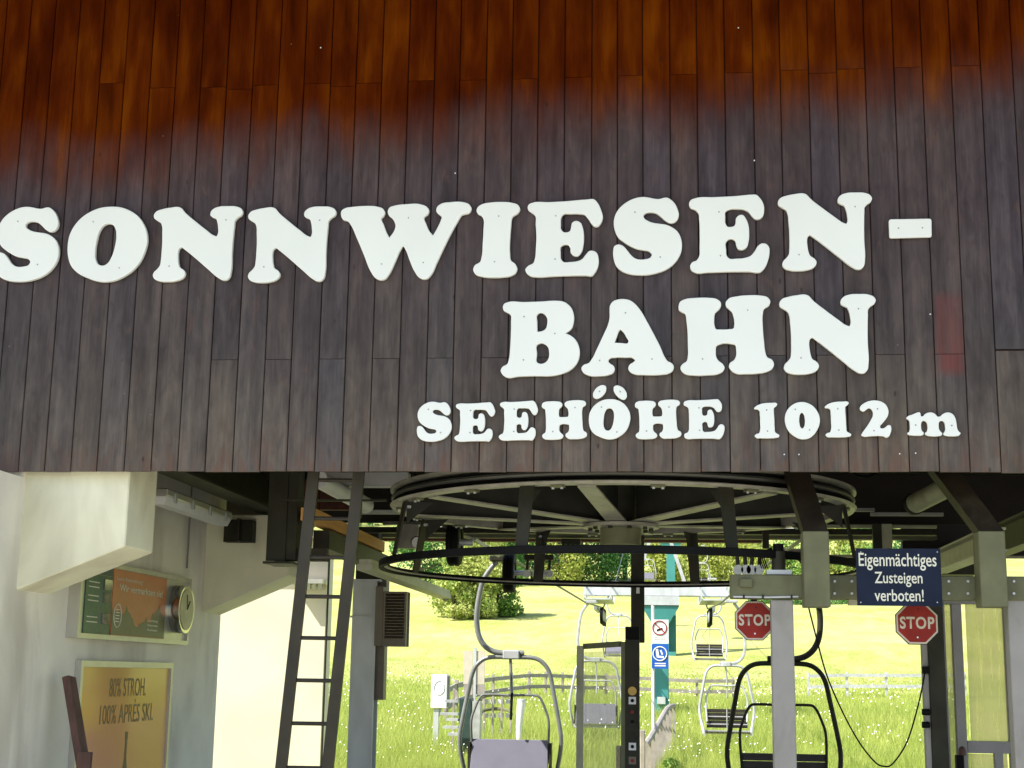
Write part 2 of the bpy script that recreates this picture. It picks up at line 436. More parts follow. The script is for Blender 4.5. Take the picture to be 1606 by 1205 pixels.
# ------------------------------------------------------------------ terrain
_pts = [(-60, 0.0), (12, 0.0), (16, 0.05)]
for D, y in ((40, 1118), (65, 1086), (80, 1052), (89, 1020), (105, 975), (130, 950), (160, 918), (250, 856), (400, 805), (900, 640)):
    _pts.append((D - 9, 1.6 + (1062 - y) * D / FPX))
_py = np.array([p[0] for p in _pts]); _pz = np.array([p[1] for p in _pts])
def zt(X, Y):
    X = np.asarray(X, float); Y = np.asarray(Y, float)
    s = 0
    for d in (-4, 0, 4): s = s + np.interp(Y + d, _py, _pz)
    z = s / 3
    amp = np.clip((Y - 14) / 40, 0, 1)
    return z + amp * (0.10 * np.sin(X * 0.31 + 1) * np.sin(Y * 0.22) + 0.05 * np.sin(X * 1.1) * np.cos(Y * 0.7))
def ztf(x, y): return float(zt(x, y))
ys = np.concatenate([np.linspace(5.5, 14, 8), np.linspace(15, 160, 230), np.linspace(164, 900, 70)])
xs = np.concatenate([np.linspace(-400, -42, 20), np.linspace(-40, 40, 120), np.linspace(42, 400, 20)])
GX, GY = np.meshgrid(xs, ys)
V = np.stack([GX.ravel(), GY.ravel(), zt(GX, GY).ravel()], 1)
nx, ny = len(xs), len(ys)
I = (np.arange(ny - 1)[:, None] * nx + np.arange(nx - 1)[None, :]).ravel()
F = np.stack([I, I + 1, I + nx + 1, I + nx], 1)
md = np_mesh('meadow', V, F, MAT['meadow']); tag(md, kind='structure')
md.data.polygons.foreach_set('use_smooth', [True] * len(md.data.polygons))
bm = NB(); box(bm, -400, 400, -200, -0.6, -0.3, -0.02)
tag(obj('forecourt', bm, MAT['gravel']), kind='structure')
bm = NB(); box(bm, -400, 400, -0.6, 5.5, -0.3, 0.0)
tag(obj('station_floor', bm, MAT['floor']), kind='structure')

# ------------------------------------------------------------------ the timber facade
ZB = at(800, 740, 0).z                          # lower edge of the boards
L = [28, 69, 110, 151, 194, 236, 278, 321, 364, 407, 449, 493, 535, 578, 621.5, 665, 707, 751, 794, 837, 881, 926, 968, 1010, 1055, 1100, 1146, 1193, 1238, 1285, 1332, 1379, 1427, 1474, 1522, 1571]
LX = [at(p, 740, 0).x for p in L]
pit = (LX[-1] - LX[0]) / (len(LX) - 1)
pre = [LX[0] - pit * k for k in range(14, 0, -1)]
post = [LX[-1] + pit * 1.12 * k for k in range(1, 14)]
ALLX = pre + LX + post
i0 = len(pre)
ZTOP = 6.35
ZU = at(800, 124, 0).z; ZM = at(800, 561, 0).z; ZR = at(1580, 549, 0).z
fac = thing('timber_facade', 'vertical board facade, orange brown above and weathered grey below, behind the white letters', 'facade', (0, 0, ZB))
def board_mesh(x0, x1, z0, z1, y0):
    g = 0.0027; c = 0.004; t = 0.024
    a, b = x0 + g, x1 - g
    prof = [(a, y0 + t), (a, y0 + c), (a + c, y0), (b - c, y0), (b, y0 + c), (b, y0 + t)]
    bm = NB()
    lo = [bm.verts.new((x, y, z0)) for x, y in prof]; hi = [bm.verts.new((x, y, z1)) for x, y in prof]
    n = len(prof)
    bm.faces.new(lo); bm.faces.new(hi[::-1])
    for i in range(n): bm.faces.new((lo[i], hi[i], hi[(i + 1) % n], lo[(i + 1) % n]))
    bmesh.ops.recalc_face_normals(bm, faces=bm.faces[:])
    return bm
for k in range(len(ALLX) - 1):
    x0, x1 = ALLX[k], ALLX[k + 1]; i = k - i0
    cuts = []
    if i >= 35: cuts = [ZR]
    else:
        if i % 2 == 1 and i >= 7: cuts.append(ZM)
        if i % 2 == 0 and i >= 4: cuts.append(ZU + random.uniform(-0.006, 0.006))
        if i % 2 == 1 and random.random() < 0.25: cuts.append(ZU - 0.02)
        if i in (2,): cuts.append(ZU + 0.05)
    zb = ZB + random.uniform(-0.003, 0.003)
    if i >= 35: zb = ZB - 0.012
    zs = [zb] + sorted(cuts) + [ZTOP]
    yo = random.uniform(-0.0015, 0.0015)
    for a, b in zip(zs[:-1], zs[1:]):
        gap = 0.0018 if i < 35 else 0.006
        o = obj('board', board_mesh(x0, x1, a + gap, b - gap, yo + random.uniform(-0.0005, 0.0005)), MAT['board'], fac)
        if i == 33 and b < ZM + 0.1 and b > ZM - 0.1: o['label'] = 'board with a patch of faded red paint'
bm = NB(); box(bm, ALLX[0], ALLX[-1], 0.027, 0.07, ZB + 0.02, ZTOP)
obj('backing_sheet', bm, MAT['backing'], fac)
# small white screw heads near the lower edge
for px, py in ((1230, 713), (1253, 713), (1411, 712), (1436, 711), (1459, 493), (1158, 44), (503, 75), (1183, 252), (714, 272)):
    p = at(px, py, -0.003); bm = NB(); cyl(bm, p, (0, 1, 0), 0.0045, 0.006, 10)
    obj('screw_head', bm, MAT['white'], fac)

# roof above
bm = NB(); hexa(bm, [(-10, -3.0, 6.36), (10, -3.0, 6.36), (10, 3.6, 6.36), (-10, 3.6, 6.36), (-10, -3.0, 6.5), (10, -3.0, 6.5), (10, 3.6, 6.7), (-10, 3.6, 6.7)])
roof = thing('station_roof', 'overhanging roof and dark ceiling of the lift station above the wheel', 'roof', (0, 0, 6.36))
obj('roof_slab', bm, MAT['dark'], roof)
CZ = 3.62; CY = 5.0
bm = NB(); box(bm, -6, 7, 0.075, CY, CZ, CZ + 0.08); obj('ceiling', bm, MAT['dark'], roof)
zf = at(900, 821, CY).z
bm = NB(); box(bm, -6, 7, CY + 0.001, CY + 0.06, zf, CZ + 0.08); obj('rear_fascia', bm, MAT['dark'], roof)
bm = NB(); box(bm, 5.0, 5.1, 0.1, 5.5, 2.2, CZ); obj('side_boarding', bm, MAT['redwood'], roof)
bm = NB(); box(bm, -6, 7, 3.4, 3.5, CZ + 0.09, 6.35); obj('rear_boarding', bm, MAT['redwood'], roof)

# ------------------------------------------------------------------ raised lettering
def crom(pts, n=5):
    out = []; N = len(pts)
    P = [(p[0], p[1], len(p) > 2) for p in pts]
    for i in range(N):
        p0, p1, p2, p3 = P[i - 1], P[i], P[(i + 1) % N], P[(i + 2) % N]
        d12 = math.hypot(p2[0] - p1[0], p2[1] - p1[1])
        def tan(a, b, c):
            la = math.hypot(b[0] - a[0], b[1] - a[1]) + 1e-6; lc = math.hypot(c[0] - b[0], c[1] - b[1]) + 1e-6
            tx = (b[0] - a[0]) / la * lc + (c[0] - b[0]) / lc * la; ty = (b[1] - a[1]) / la * lc + (c[1] - b[1]) / lc * la
            s = 1 / (la + lc)
            return tx * s, ty * s
        t1 = (0, 0) if p1[2] else tan(p0, p1, p2); t2 = (0, 0) if p2[2] else tan(p1, p2, p3)
        for k in range(n):
            t = k / n; h00 = 2 * t ** 3 - 3 * t * t + 1; h10 = t ** 3 - 2 * t * t + t; h01 = -2 * t ** 3 + 3 * t * t; h11 = t ** 3 - t * t
            out.append((h00 * p1[0] + h10 * t1[0] * d12 + h01 * p2[0] + h11 * t2[0] * d12,
                        h00 * p1[1] + h10 * t1[1] * d12 + h01 * p2[1] + h11 * t2[1] * d12))
    return out
C = 'c'
G = {}
G['S'] = ([[(480,112),(390,122),(300,155),(215,210),(150,280),(110,370),(102,450),(120,540),(160,620),(230,680),(320,735),(400,770),(480,785),(545,800),(580,840),(560,880),(500,898),(430,902),(370,885),(320,845),(270,780),(215,725),(160,708),(110,730),(95,790),(100,880),(130,970),(200,1040),(300,1080),(420,1095),(540,1092),(650,1070),(750,1035),(840,975),(905,900),(945,820),(958,740),(945,640),(905,560),(840,505),(760,470),(670,455),(590,440),(530,415),(485,380),(480,345),(510,318),(570,310),(640,325),(700,370),(750,415),(810,450),(860,445),(905,405),(922,340),(905,270),(870,200),(820,150),(770,125),(725,130),(680,142),(620,138),(550,122)]], [(370,308),(685,878)])
G['N'] = ([[(430,103),(300,107),(200,125),(120,155),(90,200),(95,240),(140,275),(190,310),(208,350),(218,450),(225,560),(225,700),(222,800),(212,870),(180,915),(140,955),(128,1000),(150,1040),(220,1070),(330,1080),(430,1072),(520,1040),(555,1000),(558,965),(535,930),(480,890),(462,840),(450,760),(448,690),(460,650),(485,632),(520,655),(650,755),(850,920),(1000,1040),(1060,1070),(1110,1068),(1150,1030),(1165,960),(1165,700),(1170,500),(1178,360),(1185,290),(1215,255),(1260,225),(1280,180),(1260,140),(1200,110),(1080,100),(960,105),(890,130),(850,175),(850,220),(880,245),(925,265),(945,310),(960,390),(962,460),(945,495),(915,485),(800,405),(650,290),(500,165),(455,115)]], [(1062,285),(340,880)])
G['W'] = ([[(65,180),(70,140),(110,110),(200,95),(350,87),(480,97),(550,125),(572,165),(560,205),(535,235),(560,300),(600,400),(632,458,C),(680,390),(698,325),(680,270),(655,235),(620,205),(603,160),(620,115),(690,88),(820,75),(970,78),(1050,110),(1078,155),(1065,195),(1025,230),(1050,310),(1090,395),(1130,440,C),(1170,370),(1210,280),(1222,230),(1190,200),(1160,165),(1165,120),(1210,80),(1320,62),(1450,62),(1530,90),(1560,140),(1540,185),(1450,215),(1410,280),(1330,430),(1250,600),(1180,760),(1120,890),(1080,930),(1030,938),(970,905),(930,850),(870,720),(815,590),(792,558),(770,590),(710,730),(640,880),(600,930),(545,942),(480,910),(430,840),(350,660),(260,460),(180,300),(150,262),(90,240)]], [(845,238),(553,762),(1028,752)])
G['I'] = ([[(105,180),(125,130),(190,90),(300,70),(450,65),(600,80),(680,110),(712,170),(690,220),(610,280),(592,400),(582,560),(582,780),(600,890),(660,940),(685,1000),(665,1060),(600,1100),(480,1118),(350,1120),(200,1105),(110,1070),(75,1010),(95,950),(170,900),(190,830),(200,650),(207,450),(202,300),(180,260),(125,225)]], [(418,268),(370,905)])
G['E'] = ([[(62,160),(80,120),(130,98),(350,95),(600,85),(850,68),(960,68),(1010,120),(1055,220),(1078,310),(1060,380),(1010,438),(970,440),(930,405),(880,330),(830,275),(760,262),(640,260),(550,265),(522,300),(515,390),(520,470),(550,505),(600,512),(640,490),(652,440),(665,385),(720,358),(780,385),(812,460),(825,560),(820,680),(790,790),(740,838),(690,830),(650,790),(640,720),(615,685),(560,680),(520,705),(515,790),(525,880),(550,910),(640,915),(740,905),(800,880),(850,820),(900,770),(950,768),(1000,800),(1022,870),(1015,980),(970,1070),(940,1103),(850,1100),(600,1100),(400,1105),(200,1112),(110,1095),(50,1040),(42,1010),(80,960),(150,920),(170,860),(180,720),(185,560),(175,400),(162,270),(120,235),(75,200)]], [(445,288),(442,877)])
G['F'] = ([[(55,165),(80,110),(140,85),(400,75),(700,65),(900,50),(960,52),(1020,110),(1060,190),(1065,270),(1045,350),(1000,385),(945,385),(900,345),(860,290),(800,255),(700,242),(600,248),(550,275),(542,360),(545,440),(570,482),(620,488),(665,470),(680,430),(685,375),(730,330),(780,328),(820,380),(850,460),(860,570),(850,690),(820,770),(770,800),(710,790),(685,740),(670,680),(640,655),(590,655),(550,690),(548,800),(555,880),(585,915),(680,920),(800,910),(870,885),(930,820),(975,750),(1030,718),(1080,725),(1120,770),(1125,850),(1100,960),(1050,1060),(1000,1105),(850,1098),(600,1095),(300,1100),(130,1100),(75,1060),(62,1010),(90,960),(150,935),(180,890),(192,750),(195,550),(190,370),(180,290),(130,240),(75,215)]], [(458,283),(470,880)])
G['B'] = ([[(68,190),(85,140),(130,118),(350,118),(600,112),(800,105),(880,115),(950,155),(1005,220),(1032,310),(1030,400),(1000,490),(920,550,C),(1010,595),(1070,660),(1108,760),(1110,860),(1075,960),(1000,1040),(900,1090),(780,1120),(500,1125),(300,1130),(130,1140),(75,1100),(52,1050),(75,1000),(140,960),(160,900),(175,750),(182,550),(182,400),(172,290),(120,255),(80,230)],
          [(540,290),(580,268),(635,290),(668,340),(672,420),(650,490),(600,520),(542,525,C),(538,400)], [(540,705),(570,688),(630,690),(680,730),(702,820),(690,900),(650,945),(590,962),(545,945),(540,820)]], [(358,322),(776,556),(358,910)])
G['A'] = ([[(440,240),(445,170),(480,115),(560,82),(650,80),(720,98),(790,150),(850,220),(950,390),(1050,580),(1130,740),(1180,860),(1220,920),(1275,950),(1303,990),(1290,1050),(1230,1090),(1130,1105),(900,1105),(780,1095),(715,1060),(693,1020),(710,970),(760,935),(785,910),(760,882),(650,870),(520,870),(445,885),(425,920),(450,950),(495,980),(513,1030),(490,1075),(420,1105),(300,1118),(160,1108),(80,1060),(60,1010),(85,970),(160,940),(200,890),(270,750),(350,580),(420,420),(440,330)],
          [(585,495),(620,520),(665,590),(695,655),(690,672),(600,675),(510,670,C),(540,590),(565,520)]], [(657,270),(307,912),(1012,897)])
G['H'] = ([[(85,210),(105,150),(170,115),(300,100),(480,100),(590,120),(635,160),(640,210),(610,260),(565,300),(550,380),(552,460),(570,510),(640,517),(740,515),(795,505),(808,460),(800,350),(780,290),(740,250),(705,210),(702,165),(740,115),(850,85),(1000,72),(1150,78),(1250,105),(1280,150),(1265,210),(1200,255),(1180,330),(1178,480),(1190,680),(1205,820),(1225,880),(1290,920),(1312,975),(1290,1030),(1220,1070),(1100,1092),(950,1097),(820,1090),(760,1050),(730,1000),(745,955),(800,915),(825,860),(828,780),(815,720),(770,708),(620,710),(575,735),(565,800),(572,880),(600,925),(655,970),(675,1015),(650,1065),(590,1095),(450,1110),(280,1112),(160,1090),(115,1050),(103,1010),(130,965),(185,925),(200,860),(202,700),(198,520),(185,390),(170,310),(120,280),(90,255)]], [(985,272),(390,903)])
G['1'] = ([[(105,270),(130,240),(230,185),(350,160),(480,155),(580,160),(600,180),(580,225),(530,265),(525,330),(532,500),(535,680),(548,780),(590,810),(632,840),(620,875),(560,892),(420,902),(250,900),(140,890),(108,850),(140,815),(200,795),(222,740),(228,560),(225,400),(215,320),(180,295),(115,285)]], [(370,310),(380,755)])
G['0'] = ([[(1130,140),(1240,165),(1350,230),(1430,330),(1480,460),(1480,580),(1440,700),(1360,820),(1260,900),(1150,925),(1050,915),(940,860),(830,760),(770,640),(750,520),(765,400),(820,290),(900,210),(1010,155)], [(1110,365),(1150,400),(1168,480),(1168,590),(1145,670),(1110,700),(1075,670),(1055,590),(1055,480),(1075,400)]], [(972,300),(1262,732)])
G['2'] = ([[(855,280),(875,230),(950,170),(1060,125),(1180,112),(1300,135),(1390,190),(1440,270),(1455,350),(1435,440),(1380,520),(1310,600),(1268,650),(1275,685),(1320,695),(1370,675),(1430,630),(1480,630),(1500,690),(1480,790),(1435,870),(1390,885),(1340,860),(1250,850),(1050,855),(920,860),(870,830),(890,790),(980,670),(1080,520),(1125,430),(1125,350),(1095,295),(1050,275),(1000,300),(940,340),(890,330)]], [(1225,292),(1135,745)])
G['m'] = ([[(185,385),(220,350),(350,300),(460,258),(510,255),(530,290),(545,350),(575,350),(640,295),(740,258),(830,265),(900,315),(945,360),(990,355),(1060,300),(1160,262),(1250,270),(1320,320),(1365,410),(1385,530),(1400,650),(1430,710),(1470,750),(1440,800),(1360,822),(1250,825),(1130,815),(1070,790),(1058,760),(1075,735),(1100,700),(1110,600),(1095,510),(1060,465),(1015,460),(970,490),(955,580),(965,670),(995,715),(1030,755),(1015,800),(940,820),(800,825),(690,810),(630,780),(620,750),(660,715),(685,650),(685,560),(665,490),(620,460),(570,465),(540,510),(530,600),(545,690),(588,740),(588,770),(560,795),(450,808),(300,800),(210,780),(195,750),(240,715),(260,650),(262,540),(250,450),(210,420)]], [(400,562),(1265,575)])
G['O'] = ([[(660,85),(800,95),(930,140),(1060,225),(1150,340),(1200,460),(1215,590),(1190,720),(1140,850),(1050,970),(930,1060),(800,1120),(650,1140),(520,1120),(400,1075),(270,1010),(170,910),(115,770),(100,620),(115,480),(165,360),(260,240),(380,155),(520,100)], [(650,325),(710,340),(755,400),(775,500),(765,650),(730,790),(680,880),(620,912),(550,890),(510,820),(495,700),(505,560),(535,430),(585,350)]], [(438,298),(850,950)])
G['-'] = ([[(0,5,C),(1,2),(5,0,C),(95,0,C),(99,2),(100,6,C),(99,39,C),(98,43),(94,44,C),(5,45,C),(1,43),(0,39,C)]], [(22,22),(78,22)])
G["'"] = ([[(100,0),(125,12),(130,45),(110,90),(70,125),(30,135),(5,120),(0,90),(20,45),(60,10)]], [(65,65)])
G['`'] = ([[(30,0),(5,12),(0,45),(20,90),(60,130),(100,145),(125,125),(130,95),(110,45),(70,10)]], [(65,65)])
YL = -0.034
def letter(parent, ch, bx, label=None):
    px0, px1, py0, py1 = bx
    loops, scr = G[ch]
    loops = [crom(l, 5) for l in loops]
    xs_ = [p[0] for p in loops[0]]; ys_ = [p[1] for p in loops[0]]
    a0, a1, b0, b1 = min(xs_), max(xs_), min(ys_), max(ys_)
    ym = (py0 + py1) / 2; xm = (px0 + px1) / 2
    X0 = at(px0, ym, YL).x; X1 = at(px1, ym, YL).x; Z1 = at(xm, py0, YL).z; Z0 = at(xm, py1, YL).z
    fx = lambda u: X0 + (u - a0) / (a1 - a0) * (X1 - X0)
    fz = lambda v: Z1 - (v - b0) / (b1 - b0) * (Z1 - Z0)
    cu = bpy.data.curves.new('letter', 'CURVE'); cu.dimensions = '2D'; cu.fill_mode = 'BOTH'
    for lp in loops:
        s = cu.splines.new('POLY'); s.points.add(len(lp) - 1); s.use_cyclic_u = True
        for q, p in zip(s.points, lp): q.co = (fx(p[0]), fz(p[1]), 0, 1)
    big = (Z1 - Z0) > 0.3
    cu.bevel_depth = 0.0045 if big else 0.003; cu.bevel_resolution = 2; cu.offset = -cu.bevel_depth
    cu.extrude = 0.011 if big else 0.008
    tmp = bpy.data.objects.new('tmp', cu)
    COL.objects.link(tmp)
    me = bpy.data.meshes.new_from_object(tmp.evaluated_get(bpy.context.evaluated_depsgraph_get()))
    bpy.data.objects.remove(tmp)
    # curve lies in XY, stand it up into XZ, front to -Y
    me.transform(Matrix(((1, 0, 0, 0), (0, 0, -1, -0.024), (0, 1, 0, 0), (0, 0, 0, 1))))
    me.materials.clear()
    o = link('letter', me, parent, MAT['letter'])
    if label: o['label'] = label
    for (u, v) in scr:
        bm = NB(); cyl(bm, (fx(u), -0.024 - (0.0155 if big else 0.011) - 0.001, fz(v)), (0, 1, 0), 0.0048, 0.003, 8)
        obj('screw', bm, MAT['screw'], o)
    return o
def lettering(label, items, p):
    t = thing('raised_lettering', label, 'lettering', at(p[0], p[1], 0), 'white lettering screwed to the facade')
    for ch, x0, x1, y0, y1 in items: letter(t, ch, (x0, x1, y0, y1))
    return t
lettering('large white raised letters reading SONNWIESEN- on the dark boards, the upper and longest line',
    [('S', -6, 93.5, 324.5, 442), ('O', 106.5, 231, 324.5, 442.5), ('N', 238.5, 378.5, 324, 441.5), ('N', 387, 525.5, 324.5, 443), ('W', 533, 738.5, 318, 439), ('I', 743, 815, 317, 435.5),
     ('E', 824.5, 945.5, 313, 434.5), ('S', 961.5, 1069.5, 309, 431.5), ('F', 1081, 1206.5, 306, 428.5), ('N', 1221, 1369.5, 302.5, 424.5), ('-', 1394.5, 1461.5, 343.5, 373)], (700, 440))
lettering('large white raised letters reading BAHN, the middle line on the dark boards',
    [('B', 786, 909.5, 472, 592.5), ('A', 912, 1056.5, 469, 590), ('H', 1064.5, 1213, 463.5, 589), ('N', 1223.3, 1375.4, 461.4, 587.3)], (1080, 590))
lettering('small white raised letters reading SEEHÖHE 1012 m, the lowest line above the wheel',
    [('S', 654, 708.5, 630, 692.8), ('E', 713, 776.2, 631, 692.8), ('E', 782.5, 843.5, 628.5, 691.2), ('H', 849.4, 920.8, 627.7, 689.8), ('O', 923.4, 988.8, 626, 689.2),
     ("'", 929.9, 950.9, 603.9, 625.6), ('`', 962.2, 983.3, 604.4, 627.2), ('H', 995.8, 1068.6, 626.9, 688.9), ('F', 1072.3, 1136.3, 626.2, 688.9),
     ('1', 1183, 1222, 631.5, 687.5), ('0', 1231, 1286, 630.5, 689), ('1', 1294, 1334.5, 629.5, 686), ('2', 1349, 1397.5, 628, 686.5), ('m', 1422, 1506, 646.5, 684.5)], (1080, 690))

def text(parent, name, s, origin, right, height, m, width=None, bold=0.0, up=(0, 0, 1), space=1.0, label=None):
    """flat print: cap height `height`, baseline-left at origin, reading along `right`"""
    cu = bpy.data.curves.new(name, 'FONT'); cu.body = s; cu.size = 1; cu.offset = bold; cu.extrude = 0.0; cu.space_character = space
    cu.resolution_u = 4
    tmp = bpy.data.objects.new('tmp', cu); COL.objects.link(tmp)
    me = bpy.data.meshes.new_from_object(tmp.evaluated_get(bpy.context.evaluated_depsgraph_get()))
    bpy.data.objects.remove(tmp)
    xs_ = [v.co.x for v in me.vertices]; x0, x1 = min(xs_), max(xs_)
    k = height / 0.73
    kx = k if width is None else width / (x1 - x0)
    r = Vector(right).normalized(); u = Vector(up).normalized(); n = r.cross(u); o_ = Vector(origin)
    for v in me.vertices:
        v.co = o_ + r * ((v.co.x - x0) * kx) + u * (v.co.y * k) 
    me.materials.clear()
    o = link(name, me, parent, m)
    if label: o['label'] = label
    return o

# ------------------------------------------------------------------ left wall with its corbels
WX = at(30, 742, 0).x
cw_f = atX(317, 962, WX).y; cw_e = atX(346, 966, WX).y
wl = thing('side_wall', 'pale plastered station wall with two concrete corbels, at the left', 'wall', (WX, 2, 0))
bm = NB(); box(bm, WX - 2.5, WX, -0.62, 0.0, 0, ZB - 0.03); box(bm, WX - 2.5, WX, 0.072, cw_e, 0, CZ - 0.01); box(bm, WX - 2.5, WX, 0, 0.072, 0, ZB - 0.03)
obj('plaster_wall', bm, MAT['plaster'], wl)
def corbel(Y0, Y1, pin, pout, ztop, lab):
    a = at(*pin, Y0); b = at(*pout, Y0); bm = NB()
    prism_xz(bm, [(WX - 0.02, a.z), (b.x, b.z), (b.x, ztop), (WX - 0.02, ztop)], Y0, Y1)
    bev(bm, 0.008); o = obj('corbel', bm, MAT['concrete'], wl); o['label'] = lab
corbel(0.10, 0.62, (15, 927), (196, 857), 2.99, 'large near concrete corbel')
corbel(cw_f, cw_e, (317, 962), (452, 903), 3.0, 'farther concrete corbel')
# thin conduit on the wall
bm = NB(); p = atX(298, 810, WX + 0.012); tube(bm, [(p.x, p.y, p.z + 0.3), (p.x, p.y, atX(296, 892, WX + 0.012).z)], 0.008, 6); obj('conduit', bm, MAT['greypost'], wl)

# framed information board on the wall
XP = WX + 0.075
q = lambda px, py, X=XP: atX(px, py, X)
yL = q(122, 950).y; yR = q(296, 960).y
zt1 = q(296, 908).z; zb1 = q(292, 1012).z
ib = thing('information_board', 'framed information board with green and orange panels and a round clock, under the large corbel', 'notice board', (WX, (yL + yR) / 2, zb1))
bm = NB(); box(bm, WX + 0.002, XP - 0.012, yL, yR, zb1, zt1); obj('back_box', bm, MAT['alu'], ib)
bm = NB(); fw = 0.035
box(bm, XP - 0.0115, XP + 0.012, yL, yR, zt1 - fw, zt1); box(bm, XP - 0.0115, XP + 0.012, yL, yR, zb1, zb1 + fw)
box(bm, XP - 0.0115, XP + 0.0118, yL, yL + fw, zb1 + fw, zt1 - fw); box(bm, XP - 0.0115, XP + 0.0118, yR - fw, yR, zb1 + fw, zt1 - fw)
obj('frame', bm, MAT['alu'], ib)
def yy(px, py=960): return q(px, py).y
def panel(name, px0, px1, z0, z1, m, x=0.0):
    bm = NB(); box(bm, XP - 0.010 + x, XP - 0.004 + x, yy(px0), yy(px1), z0, z1); return obj(name, bm, m, ib)
zi0, zi1 = zb1 + fw + 0.003, zt1 - fw - 0.003; zh = zi1 - zi0
g1 = panel('green_panel', 133, 174, zi0, zi1 - 0.13 * zh, MAT['b_green'])
g0 = panel('header_strip', 133, 174, zi1 - 0.125 * zh, zi1, MAT['b_navy'])
g2 = panel('orange_poster', 176, 260, zi0, zi1, MAT['b_orange'])
bm = NB(); ya, yb = yy(176) + 0.005, yy(260) - 0.005
pts = [(ya, zi0 + 0.005)]; N_ = 40
for k in range(N_ + 1):
    u = k / N_; h = 0.28 + 0.10 * math.sin(u * 9) + 0.05 * math.sin(u * 23 + 1) + (0.10 if k % 5 == 0 else 0) * (1 if u > 0.6 or u < 0.3 else 0.4) + 0.16 * max(0, u - 0.6)
    pts.append((ya + (yb - ya) * u, zi0 + zh * h))
pts.append((yb, zi0 + 0.005))
f = [bm.verts.new((XP - 0.0025, y, z)) for y, z in pts]; bm.faces.new(f)
obj('forest_silhouette', bm, MAT['b_olive'], ib)
RY = (0, 1, 0)
text(ib, 'print', 'Leere Reservierung?', (XP - 0.002, yy(181), zi0 + zh * 0.84), RY, 0.030, MAT['cream_text'], width=yy(222) - yy(181))
text(ib, 'print', 'Wir vermarkten sie!', (XP - 0.002, yy(186), zi0 + zh * 0.68), RY, 0.055, MAT['cream_text'], width=yy(254) - yy(186), bold=0.012)
for k in range(3):
    text(ib, 'print', ('werbung', 'Infoscreen', 'Kontakt')[k], (XP - 0.0018, yy(233), zi0 + zh * (0.26 - 0.075 * k)), RY, 0.018, MAT['cream_text'], width=yy(249) - yy(233), bold=0.03)
bm = NB(); c = Vector((XP - 0.0015, yy(185), zi0 + zh * 0.30))
rg = [c + Vector((0, math.cos(a) * 0.075, math.sin(a) * 0.075 * 1.15)) for a in [2 * math.pi * k / 32 for k in range(32)]]
tube(bm, rg, 0.0045, 5, closed=True)
for k in range(-2, 3): box(bm, c.x - 0.001, c.x + 0.001, c.y - 0.04, c.y + 0.04, c.z + k * 0.022 - 0.004, c.z + k * 0.022 + 0.004)
obj('round_emblem', bm, MAT['cream_text'], ib)
for k in range(3):
    z_ = zi0 + zh * (0.66, 0.46, 0.15)[k]
    for j in range(2):
        bm = NB(); box(bm, XP - 0.0035, XP - 0.002, yy(137), yy(137) + 0.20, z_ + 0.04 - j * 0.035, z_ + 0.048 - j * 0.035); obj('text_line', bm, MAT['cream_text'], ib)
    bm = NB(); box(bm, XP - 0.0035, XP + 0.01, yy(160), yy(172), z_, z_ + 0.075); o = obj('pictogram', bm, MAT['chrome'], ib)
bm = NB(); cc = Vector((XP + 0.03, yy(278), (zt1 + zb1) / 2 + 0.01))
cyl(bm, cc, (1, 0, 0), 0.20, 0.10, 40); obj('clock_case', bm, MAT['chrome'], ib, True)
bm = NB(); cyl(bm, cc + Vector((0.052, 0, 0)), (1, 0, 0), 0.172, 0.008, 40); cf = obj('clock_face', bm, MAT['gold'], ib, True)
bm = NB(); fx_ = cc.x + 0.058
bar(bm, (fx_, cc.y, cc.z), (fx_, cc.y + 0.06, cc.z + 0.07), 0.012, 0.003, (1, 0, 0)); bar(bm, (fx_ + 0.003, cc.y, cc.z), (fx_ + 0.003, cc.y - 0.03, cc.z + 0.12), 0.009, 0.003, (1, 0, 0))
obj('clock_hands', bm, MAT['black'], cf)

# poster frame below
yA = atX(124, 1100, WX + 0.05).y; yB = atX(269, 1100, WX + 0.05).y; zT = atX(200, 1038, WX + 0.05).z; zBt = 0.35
pf = thing('poster_frame', 'tall framed orange drinks poster hanging below the information board', 'poster', (WX, (yA + yB) / 2, zBt))
XQ = WX + 0.05
bm = NB()
box(bm, WX + 0.002, XQ, yA, yB, zT - 0.045, zT); box(bm, WX + 0.002, XQ, yA, yB, zBt, zBt + 0.045)
box(bm, WX + 0.002, XQ - 0.0005, yA, yA + 0.045, zBt + 0.045, zT - 0.045); box(bm, WX + 0.002, XQ - 0.0005, yB - 0.045, yB, zBt + 0.045, zT - 0.045)
obj('frame', bm, MAT['alu'], pf)
bm = NB(); box(bm, WX + 0.003, XQ - 0.02, yA + 0.046, yB - 0.046, zBt + 0.046, zT - 0.046); obj('poster_sheet', bm, MAT['poster'], pf)
XT = XQ - 0.018
z1_ = atX(200, 1092, XT).z; z2_ = atX(200, 1133, XT).z
text(pf, 'print', '80% STROH.', (XT, atX(172, 1080, XT).y, z1_), RY, 0.145, MAT['ink'], width=atX(229, 1080, XT).y - atX(172, 1080, XT).y, bold=0.0)
text(pf, 'print', '100% APRÈS SKI.', (XT, atX(157, 1120, XT).y, z2_), RY, 0.145, MAT['ink'], width=atX(240, 1120, XT).y - atX(157, 1120, XT).y, bold=0.0)
bm = NB(); yc = atX(197, 1180, XT).y; zc = atX(197, 1148, XT).z
pr = [(0.028, 0), (0.028, -0.05), (0.022, -0.06), (0.022, -0.20), (0.05, -0.28), (0.10, -0.36), (0.12, -0.45), (0.12, -0.75)]
f = [bm.verts.new((XT, yc - w, zc + z)) for w, z in pr] + [bm.verts.new((XT, yc + w, zc + z)) for w, z in pr[::-1]]
bm.faces.new(f); obj('bottle_print', bm, MAT['ink'], pf)

